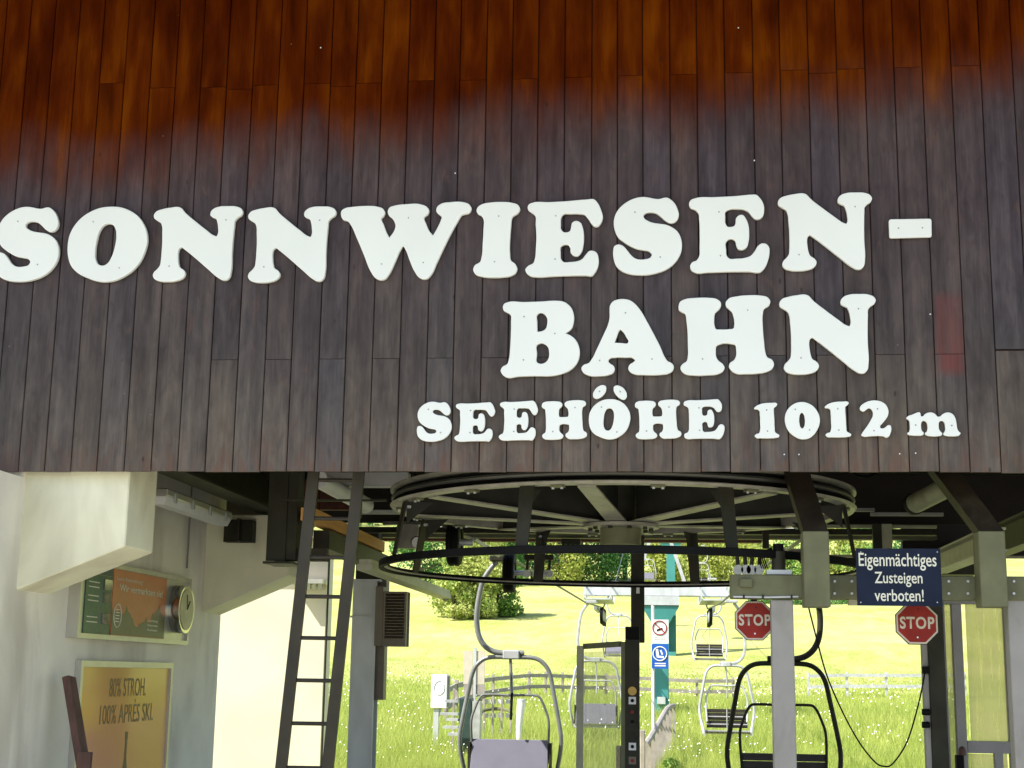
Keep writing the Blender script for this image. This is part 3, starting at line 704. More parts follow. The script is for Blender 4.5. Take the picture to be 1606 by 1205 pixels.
# leaning plank
bm = NB()
a = atX(108, 1062, WX + 0.14); b = Vector((WX + 0.55, atX(150, 1300, WX + 0.5).y - 0.1, 0.0))
b = at(150, 1320, a.y - 0.1); bar(bm, b, a, 0.13, 0.05, (1, 0, 0)); bev(bm, 0.004)
pk = thing('leaning_plank', 'old reddish brown plank leaning on the wall before the orange poster', 'plank', b)
obj('plank', bm, MAT['plank'], pk)
bm = NB(); m_ = at(140, 1187, a.y - 0.15); bar(bm, m_ + Vector((-0.035, 0, -0.2)), m_ + Vector((-0.03, 0, 0.03)), 0.09, 0.04, (0, 1, 0)); obj('short_batten', bm, MAT['plank'], pk)

# ------------------------------------------------------------------ steel of the left side
def ibeam(bm, x, y0, y1, z0, h, w, t=0.015):
    box(bm, x - w / 2, x + w / 2, y0, y1, z0, z0 + t); box(bm, x - w / 2, x + w / 2, y0, y1, z0 + h - t, z0 + h)
    box(bm, x - t / 2, x + t / 2, y0, y1, z0 + t, z0 + h - t)
xb = -3.62; zbm = 3.03
bm = NB(); ibeam(bm, xb, 0.1, 5.4, zbm, 0.32, 0.22, 0.02)
tag(obj('steel_beam', bm, MAT['steel_dark']), 'long dark steel beam running back above the two corbels', 'beam')
br = thing('bearing_block', 'dark steel bearing block between the beam and the farther corbel', 'bracket', at(372, 850, cw_f - 0.02))
bm = NB(); pbox(bm, 351, 396, 815, 850, cw_f - 0.12, cw_f - 0.004); obj('block', bm, MAT['steel_dark'], br)
bm = NB(); pbox(bm, 371, 375, 813, 849, cw_f - 0.20, cw_f - 0.122); obj('stiffener', bm, MAT['steel_dark'], br)
# fluorescent lamp
a = atX(247, 783, -3.86); b = atX(351, 815, -3.86)
a.z = b.z = (a.z + b.z) / 2
lp = thing('strip_lamp', 'long unlit fluorescent strip lamp under the dark beam beside the large corbel', 'lamp', a)
bm = NB(); box(bm, a.x - 0.075, a.x + 0.075, a.y, b.y, a.z + 0.012, a.z + 0.075); bev(bm, 0.01); obj('housing', bm, MAT['alu'], lp)
bm = NB(); hexa(bm, [(a.x - 0.045, a.y + 0.03, a.z - 0.05), (a.x + 0.045, a.y + 0.03, a.z - 0.05), (a.x + 0.045, b.y - 0.03, a.z - 0.05), (a.x - 0.045, b.y - 0.03, a.z - 0.05),
                     (a.x - 0.07, a.y + 0.01, a.z + 0.011), (a.x + 0.07, a.y + 0.01, a.z + 0.011), (a.x + 0.07, b.y - 0.01, a.z + 0.011), (a.x - 0.07, b.y - 0.01, a.z + 0.011)])
obj('diffuser', bm, MAT['white'], lp)
for k in range(4):
    y_ = a.y + (b.y - a.y) * (0.1 + 0.26 * k); bm = NB(); box(bm, a.x + 0.071, a.x + 0.085, y_, y_ + 0.04, a.z - 0.02, a.z + 0.05); obj('clip', bm, MAT['galv'], lp)
# hanging column with side bracket
hc = thing('hanging_column', 'short dark green steel column hanging beside the top of the ladder', 'column', at(440, 880, 1.9))
bm = NB(); p0 = at(419, 830, 1.9); p1 = at(449, 830, 1.9); zb_ = at(440, 880, 1.9).z
box(bm, p0.x, p1.x, 1.9, 1.912, zb_, CZ); box(bm, p0.x, p1.x, 2.15, 2.162, zb_, CZ); box(bm, (p0.x + p1.x) / 2 - 0.006, (p0.x + p1.x) / 2 + 0.006, 1.912, 2.15, zb_, CZ)
box(bm, p1.x + 0.001, p1.x + 0.075, 1.915, 2.10, zb_ + 0.01, CZ)
obj('column_section', bm, MAT['steel_olive'] if False else MAT['steel_dark'], hc)
bm = NB(); pbox(bm, 449.5, 512, 860, 880, 1.98, 2.06); obj('side_bracket', bm, MAT['steel_dark'], hc)
bm = NB(); pbox(bm, 412, 458, 880.5, 884, 1.85, 2.2); obj('foot_plate', bm, MAT['steel_dark'], hc)
# spruce beam and beams beside it
xo = at(603, 866, 4.6).x
za = at(603, 866, 4.6).z; zc_ = at(603, 850, 4.6).z
bm = NB(); box(bm, xo - 0.10, xo, 1.75, 4.6, za, zc_); tag(obj('spruce_beam', bm, MAT['orange']), 'new orange spruce beam running back behind the ladder', 'beam')
bm = NB(); box(bm, xo - 0.13, xo + 0.0, 2.3, 4.9, za - 0.17, za - 0.02); tag(obj('edge_beam', bm, MAT['steel_dark']), 'dark steel edge beam under the orange spruce beam', 'beam')
gr = thing('guide_rail', 'pale green chair guide rail pointing outwards behind the ladder', 'rail', at(706, 937, 6.6))
e = at(706, 935, 6.6); bm = NB()
for s in range(0, 12):
    y0 = 2.3 + s * (e.y - 2.3) / 12; y1 = 2.3 + (s + 1) * (e.y - 2.3) / 12
    box(bm, e.x - 0.10, e.x, y0 + 0.006, y1 - 0.006, e.z + 0.02, e.z + 0.055)
obj('rail_top', bm, MAT['palebeam'], gr)
bm = NB(); box(bm, e.x - 0.115, e.x + 0.012, 2.3, e.y, e.z - 0.03, e.z + 0.019); obj('rail_body', bm, MAT['palebeam'], gr)
bm = NB(); tube(bm, [(e.x - 0.05, e.y - 0.02, e.z), (e.x - 0.05, e.y + 0.12, e.z + 0.01)], [0.055, 0.03], 14); obj('rail_end', bm, MAT['palebeam'], gr, True)
# mirrored guide rail on the right
xr = 2.18; zr = e.z + 0.1
g2 = thing('guide_rail', 'pale green chair guide rail at the right behind the slanted column', 'rail', (xr, 3, zr))
bm = NB(); box(bm, xr - 0.07, xr + 0.07, 0.9, 5.2, zr + 0.07, zr + 0.085); box(bm, xr - 0.008, xr + 0.008, 0.9, 5.2, zr - 0.06, zr + 0.07); box(bm, xr - 0.07, xr + 0.07, 0.9, 5.2, zr - 0.075, zr - 0.06)
obj('rail_body', bm, MAT['palebeam'], g2)
bm = NB(); xr2 = 2.75
box(bm, xr2 - 0.07, xr2 + 0.07, 0.6, 5.4, 2.62, 2.64); box(bm, xr2 - 0.008, xr2 + 0.008, 0.6, 5.4, 2.64, 2.84); box(bm, xr2 - 0.07, xr2 + 0.07, 0.6, 5.4, 2.84, 2.86)
tag(obj('side_beam', bm, MAT['steel_olive']), 'olive steel beam running back along the right side above the glazed cabin', 'beam')

# ladder
ld = thing('ladder', 'tall brown metal ladder leaning up behind the boards at the left', 'ladder', at(475, 1340, 0.55))
def lrail(pa, pb):
    a = at(*pa, 0.5); b = at(*pb, 0.34); d = (a - b); k = (a.z - 0.0) / (b.z - a.z)
    lo = a + (a - b) * k; hi = b + (b - a) * 0.25; bm = NB(); bar(bm, lo, hi, 0.075, 0.028, (0, 1, 0)); return bm, lo, hi
for pa, pb in (((441, 1205), (492, 742)), ((514, 1205), (563, 742))):
    bmx, lo, hi = lrail(pa, pb); obj('side_rail', bmx, MAT['ladder'], ld)
for k, y_ in enumerate((1339, 1271, 1204, 1134.5, 1067, 1000.5, 935.5, 874, 813, 753)):
    f = (1205 - y_) / 463; Yd = 0.5 - 0.16 * f - 0.002
    a = at(446 + 51 * f, y_, Yd + 0.01); b = at(510 + 49 * f, y_ + 1, Yd + 0.01)
    bm = NB(); tube(bm, [a, b], 0.013, 8); obj('rung', bm, MAT['ladder'], ld, True)

# galvanised column with louvre box
gp = thing('galvanised_column', 'light grey galvanised steel column right of the ladder', 'column', at(566, 1400, 5.0))
bm = NB(); x0 = at(549, 1060, 5.0).x; x1 = at(587, 1060, 5.0).x; ztp = at(568, 912, 5.0).z
box(bm, x0, x1, 5.0, 5.012, 0, ztp); box(bm, x0, x1, 5.20, 5.212, 0, ztp); box(bm, (x0 + x1) / 2 - 0.006, (x0 + x1) / 2 + 0.006, 5.012, 5.20, 0, ztp)
box(bm, x1 - 0.02, x1, 4.985, 4.999, 0, ztp - 0.02); obj('column_section', bm, MAT['galv'], gp)
bm = NB(); box(bm, x0 - 0.03, x1 + 0.03, 4.97, 5.24, ztp + 0.001, ztp + 0.02); obj('head_plate', bm, MAT['galv'], gp)
bm = NB(); pbox(bm, 549, 588, 966, 969, 4.96, 4.984); obj('strap', bm, MAT['galv'], gp)
bm = NB(); box(bm, x0 + 0.02, x1, 5.0, 5.2, ztp + 0.021, ztp + 0.5); obj('upper_stub', bm, MAT['steel_dark'], gp)
bp = thing('brown_post', 'short brown post hanging behind the louvred box', 'post', at(594, 1098, 5.1))
bm = NB(); pbox(bm, 585, 604, 880, 1098, 5.1, 5.25); obj('post', bm, MAT['brownlouvre'], bp)
lv = thing('louvred_box', 'brown louvred ventilation box right of the galvanised column', 'vent', at(612, 1015, 4.9))
bm = NB(); pbox(bm, 588, 600, 920, 1013, 4.9, 5.09); obj('case_side', bm, MAT['brownlouvre'], lv)
bm = NB(); x0 = at(600.5, 968, 4.9).x; x1 = at(637, 968, 4.9).x; z1v = at(620, 928, 4.9).z; z0v = at(620, 1014, 4.9).z
box(bm, x0, x1, 4.96, 5.09, z0v, z1v); obj('back_panel', bm, MAT['dark'], lv)
bm = NB(); box(bm, x0, x0 + 0.02, 4.9, 4.959, z0v, z1v); box(bm, x1 - 0.02, x1, 4.9, 4.959, z0v, z1v); box(bm, x0 + 0.02, x1 - 0.02, 4.9, 4.959, z1v - 0.02, z1v); box(bm, x0 + 0.02, x1 - 0.02, 4.9, 4.959, z0v, z0v + 0.07); obj('frame', bm, MAT['brownlouvre'], lv)
ns = 15
for k in range(ns):
    z_ = z0v + 0.085 + (z1v - z0v - 0.12) * k / (ns - 1); bm = NB()
    hexa(bm, [(x0 + 0.021, 4.905, z_ - 0.016), (x1 - 0.021, 4.905, z_ - 0.016), (x1 - 0.021, 4.94, z_ + 0.004), (x0 + 0.021, 4.94, z_ + 0.004),
              (x0 + 0.021, 4.905, z_ - 0.010), (x1 - 0.021, 4.905, z_ - 0.010), (x1 - 0.021, 4.94, z_ + 0.010), (x0 + 0.021, 4.94, z_ + 0.010)])
    obj('slat', bm, MAT['brownlouvre'], lv)

# ------------------------------------------------------------------ bullwheel
YC = 2.06
CXw = at(985, 775, YC).x
RW = (at(1350, 770, YC).x - at(620, 770, YC).x) / 2
ZR0 = at(930, 757, YC - RW).z
ZH = at(985, 829, YC).z
RL = (at(1343, 885, YC).x - at(593, 885, YC).x) / 2
CXl = (at(1343, 885, YC).x + at(593, 885, YC).x) / 2
CXw = CXl = (CXw + CXl) / 2
ZL = at(900, 862, YC - RL).z
bw = thing('bullwheel', 'big horizontal cable wheel with eight spokes under the station roof', 'wheel', (CXw, YC, ZH))
bm = NB()
ringprof(bm, (CXw, YC), [(RW - 0.125, ZR0), (RW - 0.035, ZR0), (RW - 0.02, ZR0 + 0.018), (RW - 0.10, ZR0 + 0.03), (RW - 0.10, ZR0 + 0.11), (RW - 0.02, ZR0 + 0.122), (RW - 0.02, ZR0 + 0.14), (RW - 0.13, ZR0 + 0.14)])
obj('rim', bm, MAT['spoke'], bw, True)
bm = NB(); ringprof(bm, (CXw, YC), [(RW - 0.099, ZR0 + 0.035), (RW - 0.05, ZR0 + 0.035), (RW - 0.065, ZR0 + 0.07), (RW - 0.05, ZR0 + 0.105), (RW - 0.099, ZR0 + 0.105)]); obj('rubber_liner', bm, MAT['black'], bw, True)
bm = NB(); cyl(bm, (CXw, YC, ZH + 0.012), (0, 0, 1), 0.29, 0.024, 48); obj('hub_plate', bm, MAT['spoke'], bw, True)
bm = NB(); cyl(bm, (CXw, YC, ZH - 0.065), (0, 0, 1), 0.155, 0.126, 40); obj('hub', bm, MAT['steel_olive'], bw, True)
for k in range(10):
    a = 2 * math.pi * k / 10; bm = NB(); cyl(bm, (CXw + 0.23 * math.cos(a), YC + 0.23 * math.sin(a), ZH - 0.01), (0, 0, 1), 0.017, 0.02, 6); obj('bolt', bm, MAT['steel_dark'], bw)
bm = NB(); cyl(bm, (CXw, YC, ZH + 0.45), (0, 0, 1), 0.11, 0.85, 32); obj('axle', bm, MAT['steel_dark'], bw, True)
bm = NB(); tube(bm, [(CXw + (RW - 0.045) * math.cos(2 * math.pi * j / 96), YC + (RW - 0.045) * math.sin(2 * math.pi * j / 96), ZR0 + 0.07) for j in range(96)], 0.018, 8, closed=True); obj('cable_in_groove', bm, MAT['rope'], bw, True)
for k in range(16):
    a = R(-90 + 10 + 22.5 * k); d = Vector((math.cos(a), math.sin(a), 0)); c_ = Vector((CXw, YC, ZR0 - 0.008)) + d * (RW - 0.09)
    bm = NB(); bar(bm, c_ - d * 0.035, c_ + d * 0.025, 0.09, 0.014); bev(bm, 0.002); fl = obj('joint_plate', bm, MAT['steel_olive'], bw)
    for e_ in (-0.03, 0.03):
        bm = NB(); cyl(bm, c_ + Vector((-d.y, d.x, 0)) * e_ + Vector((0, 0, -0.012)), (0, 0, 1), 0.010, 0.012, 6); obj('bolt', bm, MAT['galv'], fl)
for k in range(8):
    a = R(-90 - 6 + 45 * k); d = Vector((math.cos(a), math.sin(a), 0)); s = Vector((-d.y, d.x, 0))
    c0 = Vector((CXw, YC, 0))
    i0_, i1_ = 0.20, RW - 0.12
    def P(r, w, z): return c0 + d * r + s * w + Vector((0, 0, z))
    za_, zb2 = ZH + 0.026, ZR0 - 0.012
    bm = NB()   # lower flange, tapering up to the rim
    hexa(bm, [P(i0_, -0.075, za_), P(i1_, -0.06, zb2), P(i1_, 0.06, zb2), P(i0_, 0.075, za_), P(i0_, -0.075, za_ + 0.012), P(i1_, -0.06, zb2 + 0.012), P(i1_, 0.06, zb2 + 0.012), P(i0_, 0.075, za_ + 0.012)][0:8])
    bmesh.ops.recalc_face_normals(bm, faces=bm.faces[:])
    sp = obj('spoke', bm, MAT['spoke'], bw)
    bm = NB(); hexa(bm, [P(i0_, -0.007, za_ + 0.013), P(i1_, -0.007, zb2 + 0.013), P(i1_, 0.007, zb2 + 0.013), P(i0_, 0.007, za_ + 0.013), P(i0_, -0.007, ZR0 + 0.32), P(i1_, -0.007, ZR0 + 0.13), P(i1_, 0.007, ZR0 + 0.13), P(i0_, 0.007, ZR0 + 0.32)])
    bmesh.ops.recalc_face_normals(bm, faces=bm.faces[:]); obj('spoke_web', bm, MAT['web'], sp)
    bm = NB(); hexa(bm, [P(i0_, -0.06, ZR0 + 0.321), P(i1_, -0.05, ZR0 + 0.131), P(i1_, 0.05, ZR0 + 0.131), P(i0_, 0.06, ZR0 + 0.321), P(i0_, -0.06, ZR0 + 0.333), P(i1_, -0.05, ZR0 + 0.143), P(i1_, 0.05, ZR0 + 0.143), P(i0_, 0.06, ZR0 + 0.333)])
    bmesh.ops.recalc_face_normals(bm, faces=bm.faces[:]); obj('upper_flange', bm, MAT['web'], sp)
# lower guard ring hung from the rim
NBm = NB(); ringprof(NBm, (CXl, YC), [(RL - 0.018, ZL - 0.022), (RL + 0.014, ZL - 0.022), (RL + 0.018, ZL - 0.018), (RL + 0.018, ZL + 0.026), (RL + 0.014, ZL + 0.03), (RL - 0.018, ZL + 0.03)], 128)
obj('guard_ring', NBm, MAT['black'], bw, True)
bm = NB(); ringprof(bm, (CXl, YC), [(RL - 0.045, ZL - 0.006), (RL - 0.019, ZL - 0.006), (RL - 0.019, ZL + 0.004), (RL - 0.045, ZL + 0.004)], 128); obj('ring_flange', bm, MAT['spoke'], bw, True)
for k in range(8):
    a = R(-90 - 19.5 + 45 * k); d = Vector((math.cos(a), math.sin(a), 0)); s = Vector((-d.y, d.x, 0)); c0 = Vector((CXw, YC, 0))
    t0 = c0 + d * (RW - 0.075) + Vector((0, 0, ZR0 - 0.001)); t1 = c0 + d * (RL - 0.03) + Vector((0, 0, ZL + 0.005))
    bm = NB(); hexa(bm, [t1 - s * .042 - d * .006, t1 + s * .042 - d * .006, t1 + s * .042 + d * .006, t1 - s * .042 + d * .006, t0 - s * .052 - d * .006, t0 + s * .052 - d * .006, t0 + s * .052 + d * .006, t0 - s * .052 + d * .006])
    bmesh.ops.recalc_face_normals(bm, faces=bm.faces[:])
    h = obj('hanger', bm, MAT['steel_dark'], bw)
    bm = NB(); g0 = t0 - d * 0.012
    v = [g0 + Vector((0, 0, 0)), g0 - d * 0.20, g0 + Vector((0, 0, -0.16))]
    fa = [bm.verts.new(p + s * 0.005) for p in v]; fb = [bm.verts.new(p - s * 0.005) for p in v]
    bm.faces.new(fa); bm.faces.new(fb[::-1])
    for i in range(3): bm.faces.new((fa[i], fb[i], fb[(i + 1) % 3], fa[(i + 1) % 3]))
    bmesh.ops.recalc_face_normals(bm, faces=bm.faces[:]); obj('gusset', bm, MAT['web'], h)
    bm = NB(); cyl(bm, t0 - d * 0.02 + Vector((0, 0, -0.04)) + s * 0.02, d, 0.012, 0.03, 6); obj('bolt', bm, MAT['galv'], h)

# shaft pole behind the wheel
sp = thing('shaft_pole', 'dark square steel pole hanging below the wheel hub', 'pole', at(999, 1008, 3.95))
bm = NB(); pbox(bm, 989.5, 1010.5, 845, 1008, 3.95, 4.07); bev(bm, 0.005); obj('pole', bm, MAT['steel_dark'], sp)
bm = NB(); pbox(bm, 998, 1003, 921, 931, 3.944, 3.949); obj('type_plate', bm, MAT['white'], sp)
bm = NB(); p = at(1000, 845, 3.95); box(bm, p.x - 0.06, p.x + 0.06, 3.951, 4.06, p.z, CZ); obj('upper_mount', bm, MAT['steel_dark'], sp)

joists = thing('ceiling_joists', 'row of dark joists under the station ceiling above the wheel', 'joists', (0, 2, CZ))
for k in range(8):
    bm = NB(); y_ = 0.5 + k * 0.6; box(bm, -5.5, 5.5, y_, y_ + 0.08, CZ - 0.14, CZ - 0.001); obj('joist', bm, MAT['plank'] if k % 3 == 0 else MAT['steel_dark'], joists)
for px, y_, lab in ((668, 3.3, 'black cable drooping under the ceiling at the left end of the wheel'), (1350, 3.0, 'black cable drooping under the ceiling at the right end of the wheel'), (520, 3.2, 'black cable loop hanging behind the ladder')):
    a = at(px - 40, 770, y_); b = at(px + 45, 765, y_ + 0.4); a.z = b.z = CZ - 0.15; m_ = (a + b) / 2 + Vector((0, 0, -0.22))
    bm = NB(); tube(bm, smooth_path([a, (a + m_) / 2 + Vector((0, 0, -0.06)), m_, (b + m_) / 2 + Vector((0, 0, -0.06)), b], 5), 0.010, 6); tag(obj('drooping_cable', bm, MAT['black'], None, True), lab, 'cable')
for px0, px1, py, y_, lab in ((600, 700, 818, 4.9, 'pale long bar behind the left hangers of the wheel'), (1320, 1372, 797, 3.8, 'short pale bar beside the right tip of the wheel'), (1366, 1480, 804, 3.7, 'grey horizontal bar below the right ceiling tube')):
    bm = NB(); pbox(bm, px0, px1, py, py + 5, y_, y_ + 0.05); tag(obj('service_bar', bm, MAT['greypost']), lab, 'bar')
# cross beams at the rear of the station
def xbeam(name, label, py0, py1, Y, m, px0=560, px1=1470, d=0.12):
    bm = NB(); pm = 985
    z1 = at(pm, py0, Y).z; z0 = at(pm, py1, Y).z
    box(bm, at(px0, 830, Y).x, at(px1, 830, Y).x, Y, Y + d, z0, z1); bev(bm, 0.004)
    return tag(obj(name, bm, m), label, 'beam', 'cross beams at the rear of the station')
xbeam('cross_beam', 'dark cross beam nearest to the sky gap behind the wheel', 828, 837, 4.6, MAT['steel_dark'])
xbeam('cross_beam', 'grey cross beam behind the wheel, above the red strip', 837.5, 844.5, 5.2, MAT['steel_olive'])
xbeam('cross_beam', 'thin red brown cross batten behind the wheel hub', 844.8, 850, 5.35, MAT['redwood'], 600, 1195)
xbeam('cross_beam', 'pale horizontal rail crossing behind the right side of the wheel', 868, 872, 4.2, MAT['palebeam'], 1290, 1620, 0.05)
xbeam('cross_beam', 'pale upper rail at the right rear behind the slanted columns', 822, 826.5, 4.4, MAT['palebeam'], 1290, 1470, 0.05)
bm = NB(); pbox(bm, 1415, 1640, 815, 872, 5.3, 5.4); tag(obj('rear_boarding', bm, MAT['dark']), 'dark boarding at the rear right corner under the station ceiling', 'boarding')
bm = NB(); pbox(bm, 1478, 1535, 874, 901, 3.0, 3.4); bev(bm, 0.01); tag(obj('machine_box', bm, MAT['steel_dark']), 'dark machine box right beside the blue sign', 'box')
bm = NB(); pbox(bm, 1300, 1460, 873, 885, 4.9, 5.0); tag(obj('drive_beam', bm, MAT['steel_dark']), 'dark thick beam behind the blue sign', 'beam')
bm = NB(); pbox(bm, 690, 830, 815, 828, 5.5, 5.55); tag(obj('sky_gap_strip', bm, MAT['white']), 'pale strip added for the bright sky in the gap behind the left wheel half', 'board')  # white strip stands in for bright sky seen through the gap
bm = NB(); pbox(bm, 1195, 1245, 822, 831, 5.5, 5.55); tag(obj('sky_gap_strip', bm, MAT['white']), 'small pale strip added for the bright sky right of the wheel hub', 'board')  # second white stand-in for the sky, beside the hub
# hanging frames under the ceiling (uprights at the rear)
for px0, px1, py1, lab in ((1384, 1400, 900, 'pale upright plate in front of the dark ceiling above the blue sign'), (1370, 1384, 900, 'dark upright plate above the blue sign'), (622, 655, 860, 'grey hanging plate behind the left end of the wheel'), (1196, 1206, 860, 'narrow dark upright right of the wheel hub')):
    bm = NB(); pbox(bm, px0, px1, 822, py1, 4.3, 4.36); tag(obj('upright_plate', bm, MAT['palebeam'] if 'pale' in lab else MAT['steel_dark'] if 'dark' in lab else MAT['spoke']), lab, 'plate')
bm = NB(); a = at(1435, 790, 3.6); b = at(1500, 757, 3.0); tube(bm, [a, b], 0.085, 18)
pt = thing('ceiling_tube', 'pale round tube under the ceiling above the blue sign', 'tube', a); obj('tube', bm, MAT['palebeam'], pt, True)
bm = NB(); tube(bm, [a + (a - b).normalized() * 0.03, a + (b - a).normalized() * 0.001], 0.095, 18); obj('end_cap', bm, MAT['steel_dark'], pt, True)
bm = NB(); a = at(574, 793, 3.5); b = at(500, 752, 2.2); tube(bm, [a, b], 0.07, 18)
pt = thing('ceiling_tube', 'white round tube under the ceiling at the top of the ladder', 'tube', a); obj('tube', bm, MAT['white'], pt, True)
bm = NB(); tube(bm, [a, a + (a - b).normalized() * 0.1], [0.072, 0.04], 18); obj('end_cap', bm, MAT['galv'], pt, True)
bm = NB(); pbox(bm, 500, 640, 741, 763, 3.3, 3.42); tag(obj('ceiling_panel', bm, MAT['white']), 'white panel hanging above the left end of the wheel', 'panel')
for px, lab in ((470, 'red brown board under the ceiling left of the ladder'), (530, 'red brown board under the ceiling between the ladder rails')):
    bm = NB(); pbox(bm, px - 28, px + 30, 752, 800, 4.4, 4.44); tag(obj('ceiling_board', bm, MAT['redwood']), lab, 'board')
bm = NB(); pbox(bm, 560, 660, 800, 806, 4.0, 4.06); tag(obj('brace_bar', bm, MAT['galv']), 'thin grey horizontal bar left of the wheel', 'bar')
bm = NB(); pbox(bm, 440, 606, 783, 786, 1.4, 1.44); pbox(bm, 560, 566, 786.5, 812, 1.4, 1.44); tag(obj('pipe_bar', bm, MAT['steel_dark']), 'thin dark bar crossing behind the ladder top', 'bar')

# tyre wheels (chair accelerators) seen edge on and the round gauge
def tyre(px, py0, py1, Y, w, lab):
    c = at(px, (py0 + py1) / 2, Y); r = (at(px, py0, Y).z - at(px, py1, Y).z) / 2
    t = thing('tyre_wheel', lab, 'wheel', c, 'rubber wheels behind the cable wheel')
    prof = [(r * 0.55, -w / 2), (r * 0.93, -w / 2), (r, -w * 0.36), (r, -w * 0.08), (r * 0.95, -w * 0.05), (r * 0.95, w * 0.05), (r, w * 0.08), (r, w * 0.36), (r * 0.93, w / 2), (r * 0.55, w / 2)]
    bm = NB(); N = 36; rings = []
    for k in range(N):
        a = 2 * math.pi * k / N; rings.append([bm.verts.new((c.x + x, c.y + q_ * math.cos(a), c.z + q_ * math.sin(a))) for q_, x in prof])
    for k in range(N):
        A, B = rings[k], rings[(k + 1) % N]
        for j in range(len(prof)): bm.faces.new((A[j], B[j], B[(j + 1) % len(prof)], A[(j + 1) % len(prof)]))
    bmesh.ops.recalc_face_normals(bm, faces=bm.faces[:])
    obj('tyre', bm, MAT['black'], t, True)
    bm = NB(); cyl(bm, c, (1, 0, 0), r * 0.56, w * 0.8, 24); obj('wheel_rim', bm, MAT['steel_dark'], t, True)
    bm = NB(); cyl(bm, c + Vector((w * 0.9, 0, 0)), (1, 0, 0), r * 0.14, w * 1.2, 12); obj('axle', bm, MAT['galv'], t, True)
    return c
tyre(713, 814, 888, 3.9, 0.11, 'black rubber wheel hanging inside the left part of the guard ring')
tyre(799, 868, 930, 5.6, 0.11, 'black rubber wheel crossing the far edge of the guard ring')
gg = thing('round_gauge', 'round white gauge behind the left hangers of the wheel', 'gauge', at(654, 851, 3.4))
bm = NB(); cyl(bm, at(654, 851, 3.4), (0.1, 1, 0), 0.055, 0.05, 28); obj('case', bm, MAT['chrome'], gg, True)
bm = NB(); cyl(bm, at(654, 851, 3.37), (0.1, 1, 0), 0.045, 0.004, 28); obj('dial', bm, MAT['white'], gg, True)
bm = NB(); c = at(654, 851, 3.362); bar(bm, c, c + Vector((0.022, 0, 0.024)), 0.005, 0.002, (0, 1, 0)); obj('needle', bm, MAT['black'], gg)
# grip mechanism hanging inside ring
def mech(px0, px1, py0, py1, Y, lab, seed):
    rr = random.Random(seed); t = thing('hanging_mechanism', lab, 'mechanism', at((px0 + px1) / 2, py1, Y))
    bm = NB(); pbox(bm, px0, px1, py0, py0 + 8, Y, Y + 0.18); bev(bm, 0.004); obj('carrier_beam', bm, MAT['steel_dark'], t)
    n = 4
    for k in range(n):
        px = px0 + (px1 - px0) * (k + 0.5) / n; a = at(px, py0 + 8, Y + 0.08); b = at(px + rr.uniform(-2, 2), py1 - 6, Y + 0.08)
        bm = NB(); tube(bm, [a, b], 0.014, 8); obj('rod', bm, MAT['steel_dark'], t, True)
        bm = NB(); cyl(bm, b, (0, 1, 0), 0.035, 0.04, 14); obj('roller', bm, MAT['galv'], t, True)
    bm = NB(); pbox(bm, px0 + 2, px1 - 2, py1 - 8, py1 - 3, Y + 0.12, Y + 0.18); obj('lower_link', bm, MAT['greypost'], t)
mech(822, 868, 870, 906, 4.6, 'row of steel rods and rollers hanging inside the ring beside the near hanger', 1)
mech(1150, 1198, 862, 900, 1.3, 'steel rods and rollers standing on the left end of the olive beam', 2)
mech(880, 910, 845, 868, 5.0, 'small dark linkage behind the left half of the wheel', 3)
bm = NB(); a = at(745, 845, 4.4); b = at(782, 872, 5.0); tube(bm, [a, b], 0.016, 8); tag(obj('diagonal_rod', bm, MAT['galv'], None, True), 'thin diagonal rod left of the near hanger', 'rod')

# ------------------------------------------------------------------ right portal
YP = 0.42
pa_ = thing('portal_beam', 'wide olive horizontal steel beam carrying the blue sign and both slanted columns', 'beam', at(1370, 940, YP + 0.1))
z1 = at(1370, 902.5, YP + 0.1).z; z0 = at(1370, 940, YP + 0.1).z; xL = at(1146, 922, YP + 0.1).x
bm = NB(); box(bm, xL, xL + 4.5, YP + 0.1, YP + 0.28, z0, z1); bev(bm, 0.006); obj('beam', bm, MAT['steel_olive'], pa_)
bm = NB(); p = at(1330, 940, YP + 0.2); box(bm, p.x, p.x + 0.11, YP + 0.15, YP + 0.22, z0 - 0.035, z0 - 0.001); obj('clamp', bm, MAT['palebeam'], pa_)
def col_(cx, wpx, tx, lab):
    t = thing('slanted_column', lab, 'column', at(cx, 952, YP - 0.08))
    x0 = at(cx - wpx / 2, 892, YP - 0.08).x; x1 = at(cx + wpx / 2, 892, YP - 0.08).x; z0 = at(cx, 952, YP - 0.08).z; z1 = at(cx, 833, YP - 0.08).z
    y0, y1 = YP - 0.08, YP + 0.098
    bm = NB(); box(bm, x0, x1, y0, y1, z0, z1); bev(bm, 0.005); obj('lower_block', bm, MAT['steel_olive'], t)
    yt = YP + 0.22
    u0 = at(tx - wpx / 2, 738, yt).x; u1 = at(tx + wpx / 2, 738, yt).x; zt_ = at(tx, 738, yt).z
    k = (3.3 - z1) / (zt_ - z1); dx = (u0 - x0) * k; dy = (yt - y0) * k
    bm = NB(); e = 0.004
    hexa(bm, [(x0 + e, y0 + e, z1 + 0.002), (x1 - e, y0 + e, z1 + 0.002), (x1 - e, y1 - e, z1 + 0.002), (x0 + e, y1 - e, z1 + 0.002), (x0 + dx, y0 + dy, 3.3), (x1 + dx, y0 + dy, 3.3), (x1 + dx, y1 + dy, 3.3), (x0 + dx, y1 + dy, 3.3)])
    obj('slanted_leg', bm, MAT['steel_chip_shade'], t)
col_(1281, 41, 1251, 'slanted steel column with chipped brown leg coloured in shade and olive foot, left of the blue sign')
col_(1558, 42, 1484, 'slanted steel column with chipped brown leg coloured in shade and olive foot, right of the blue sign')
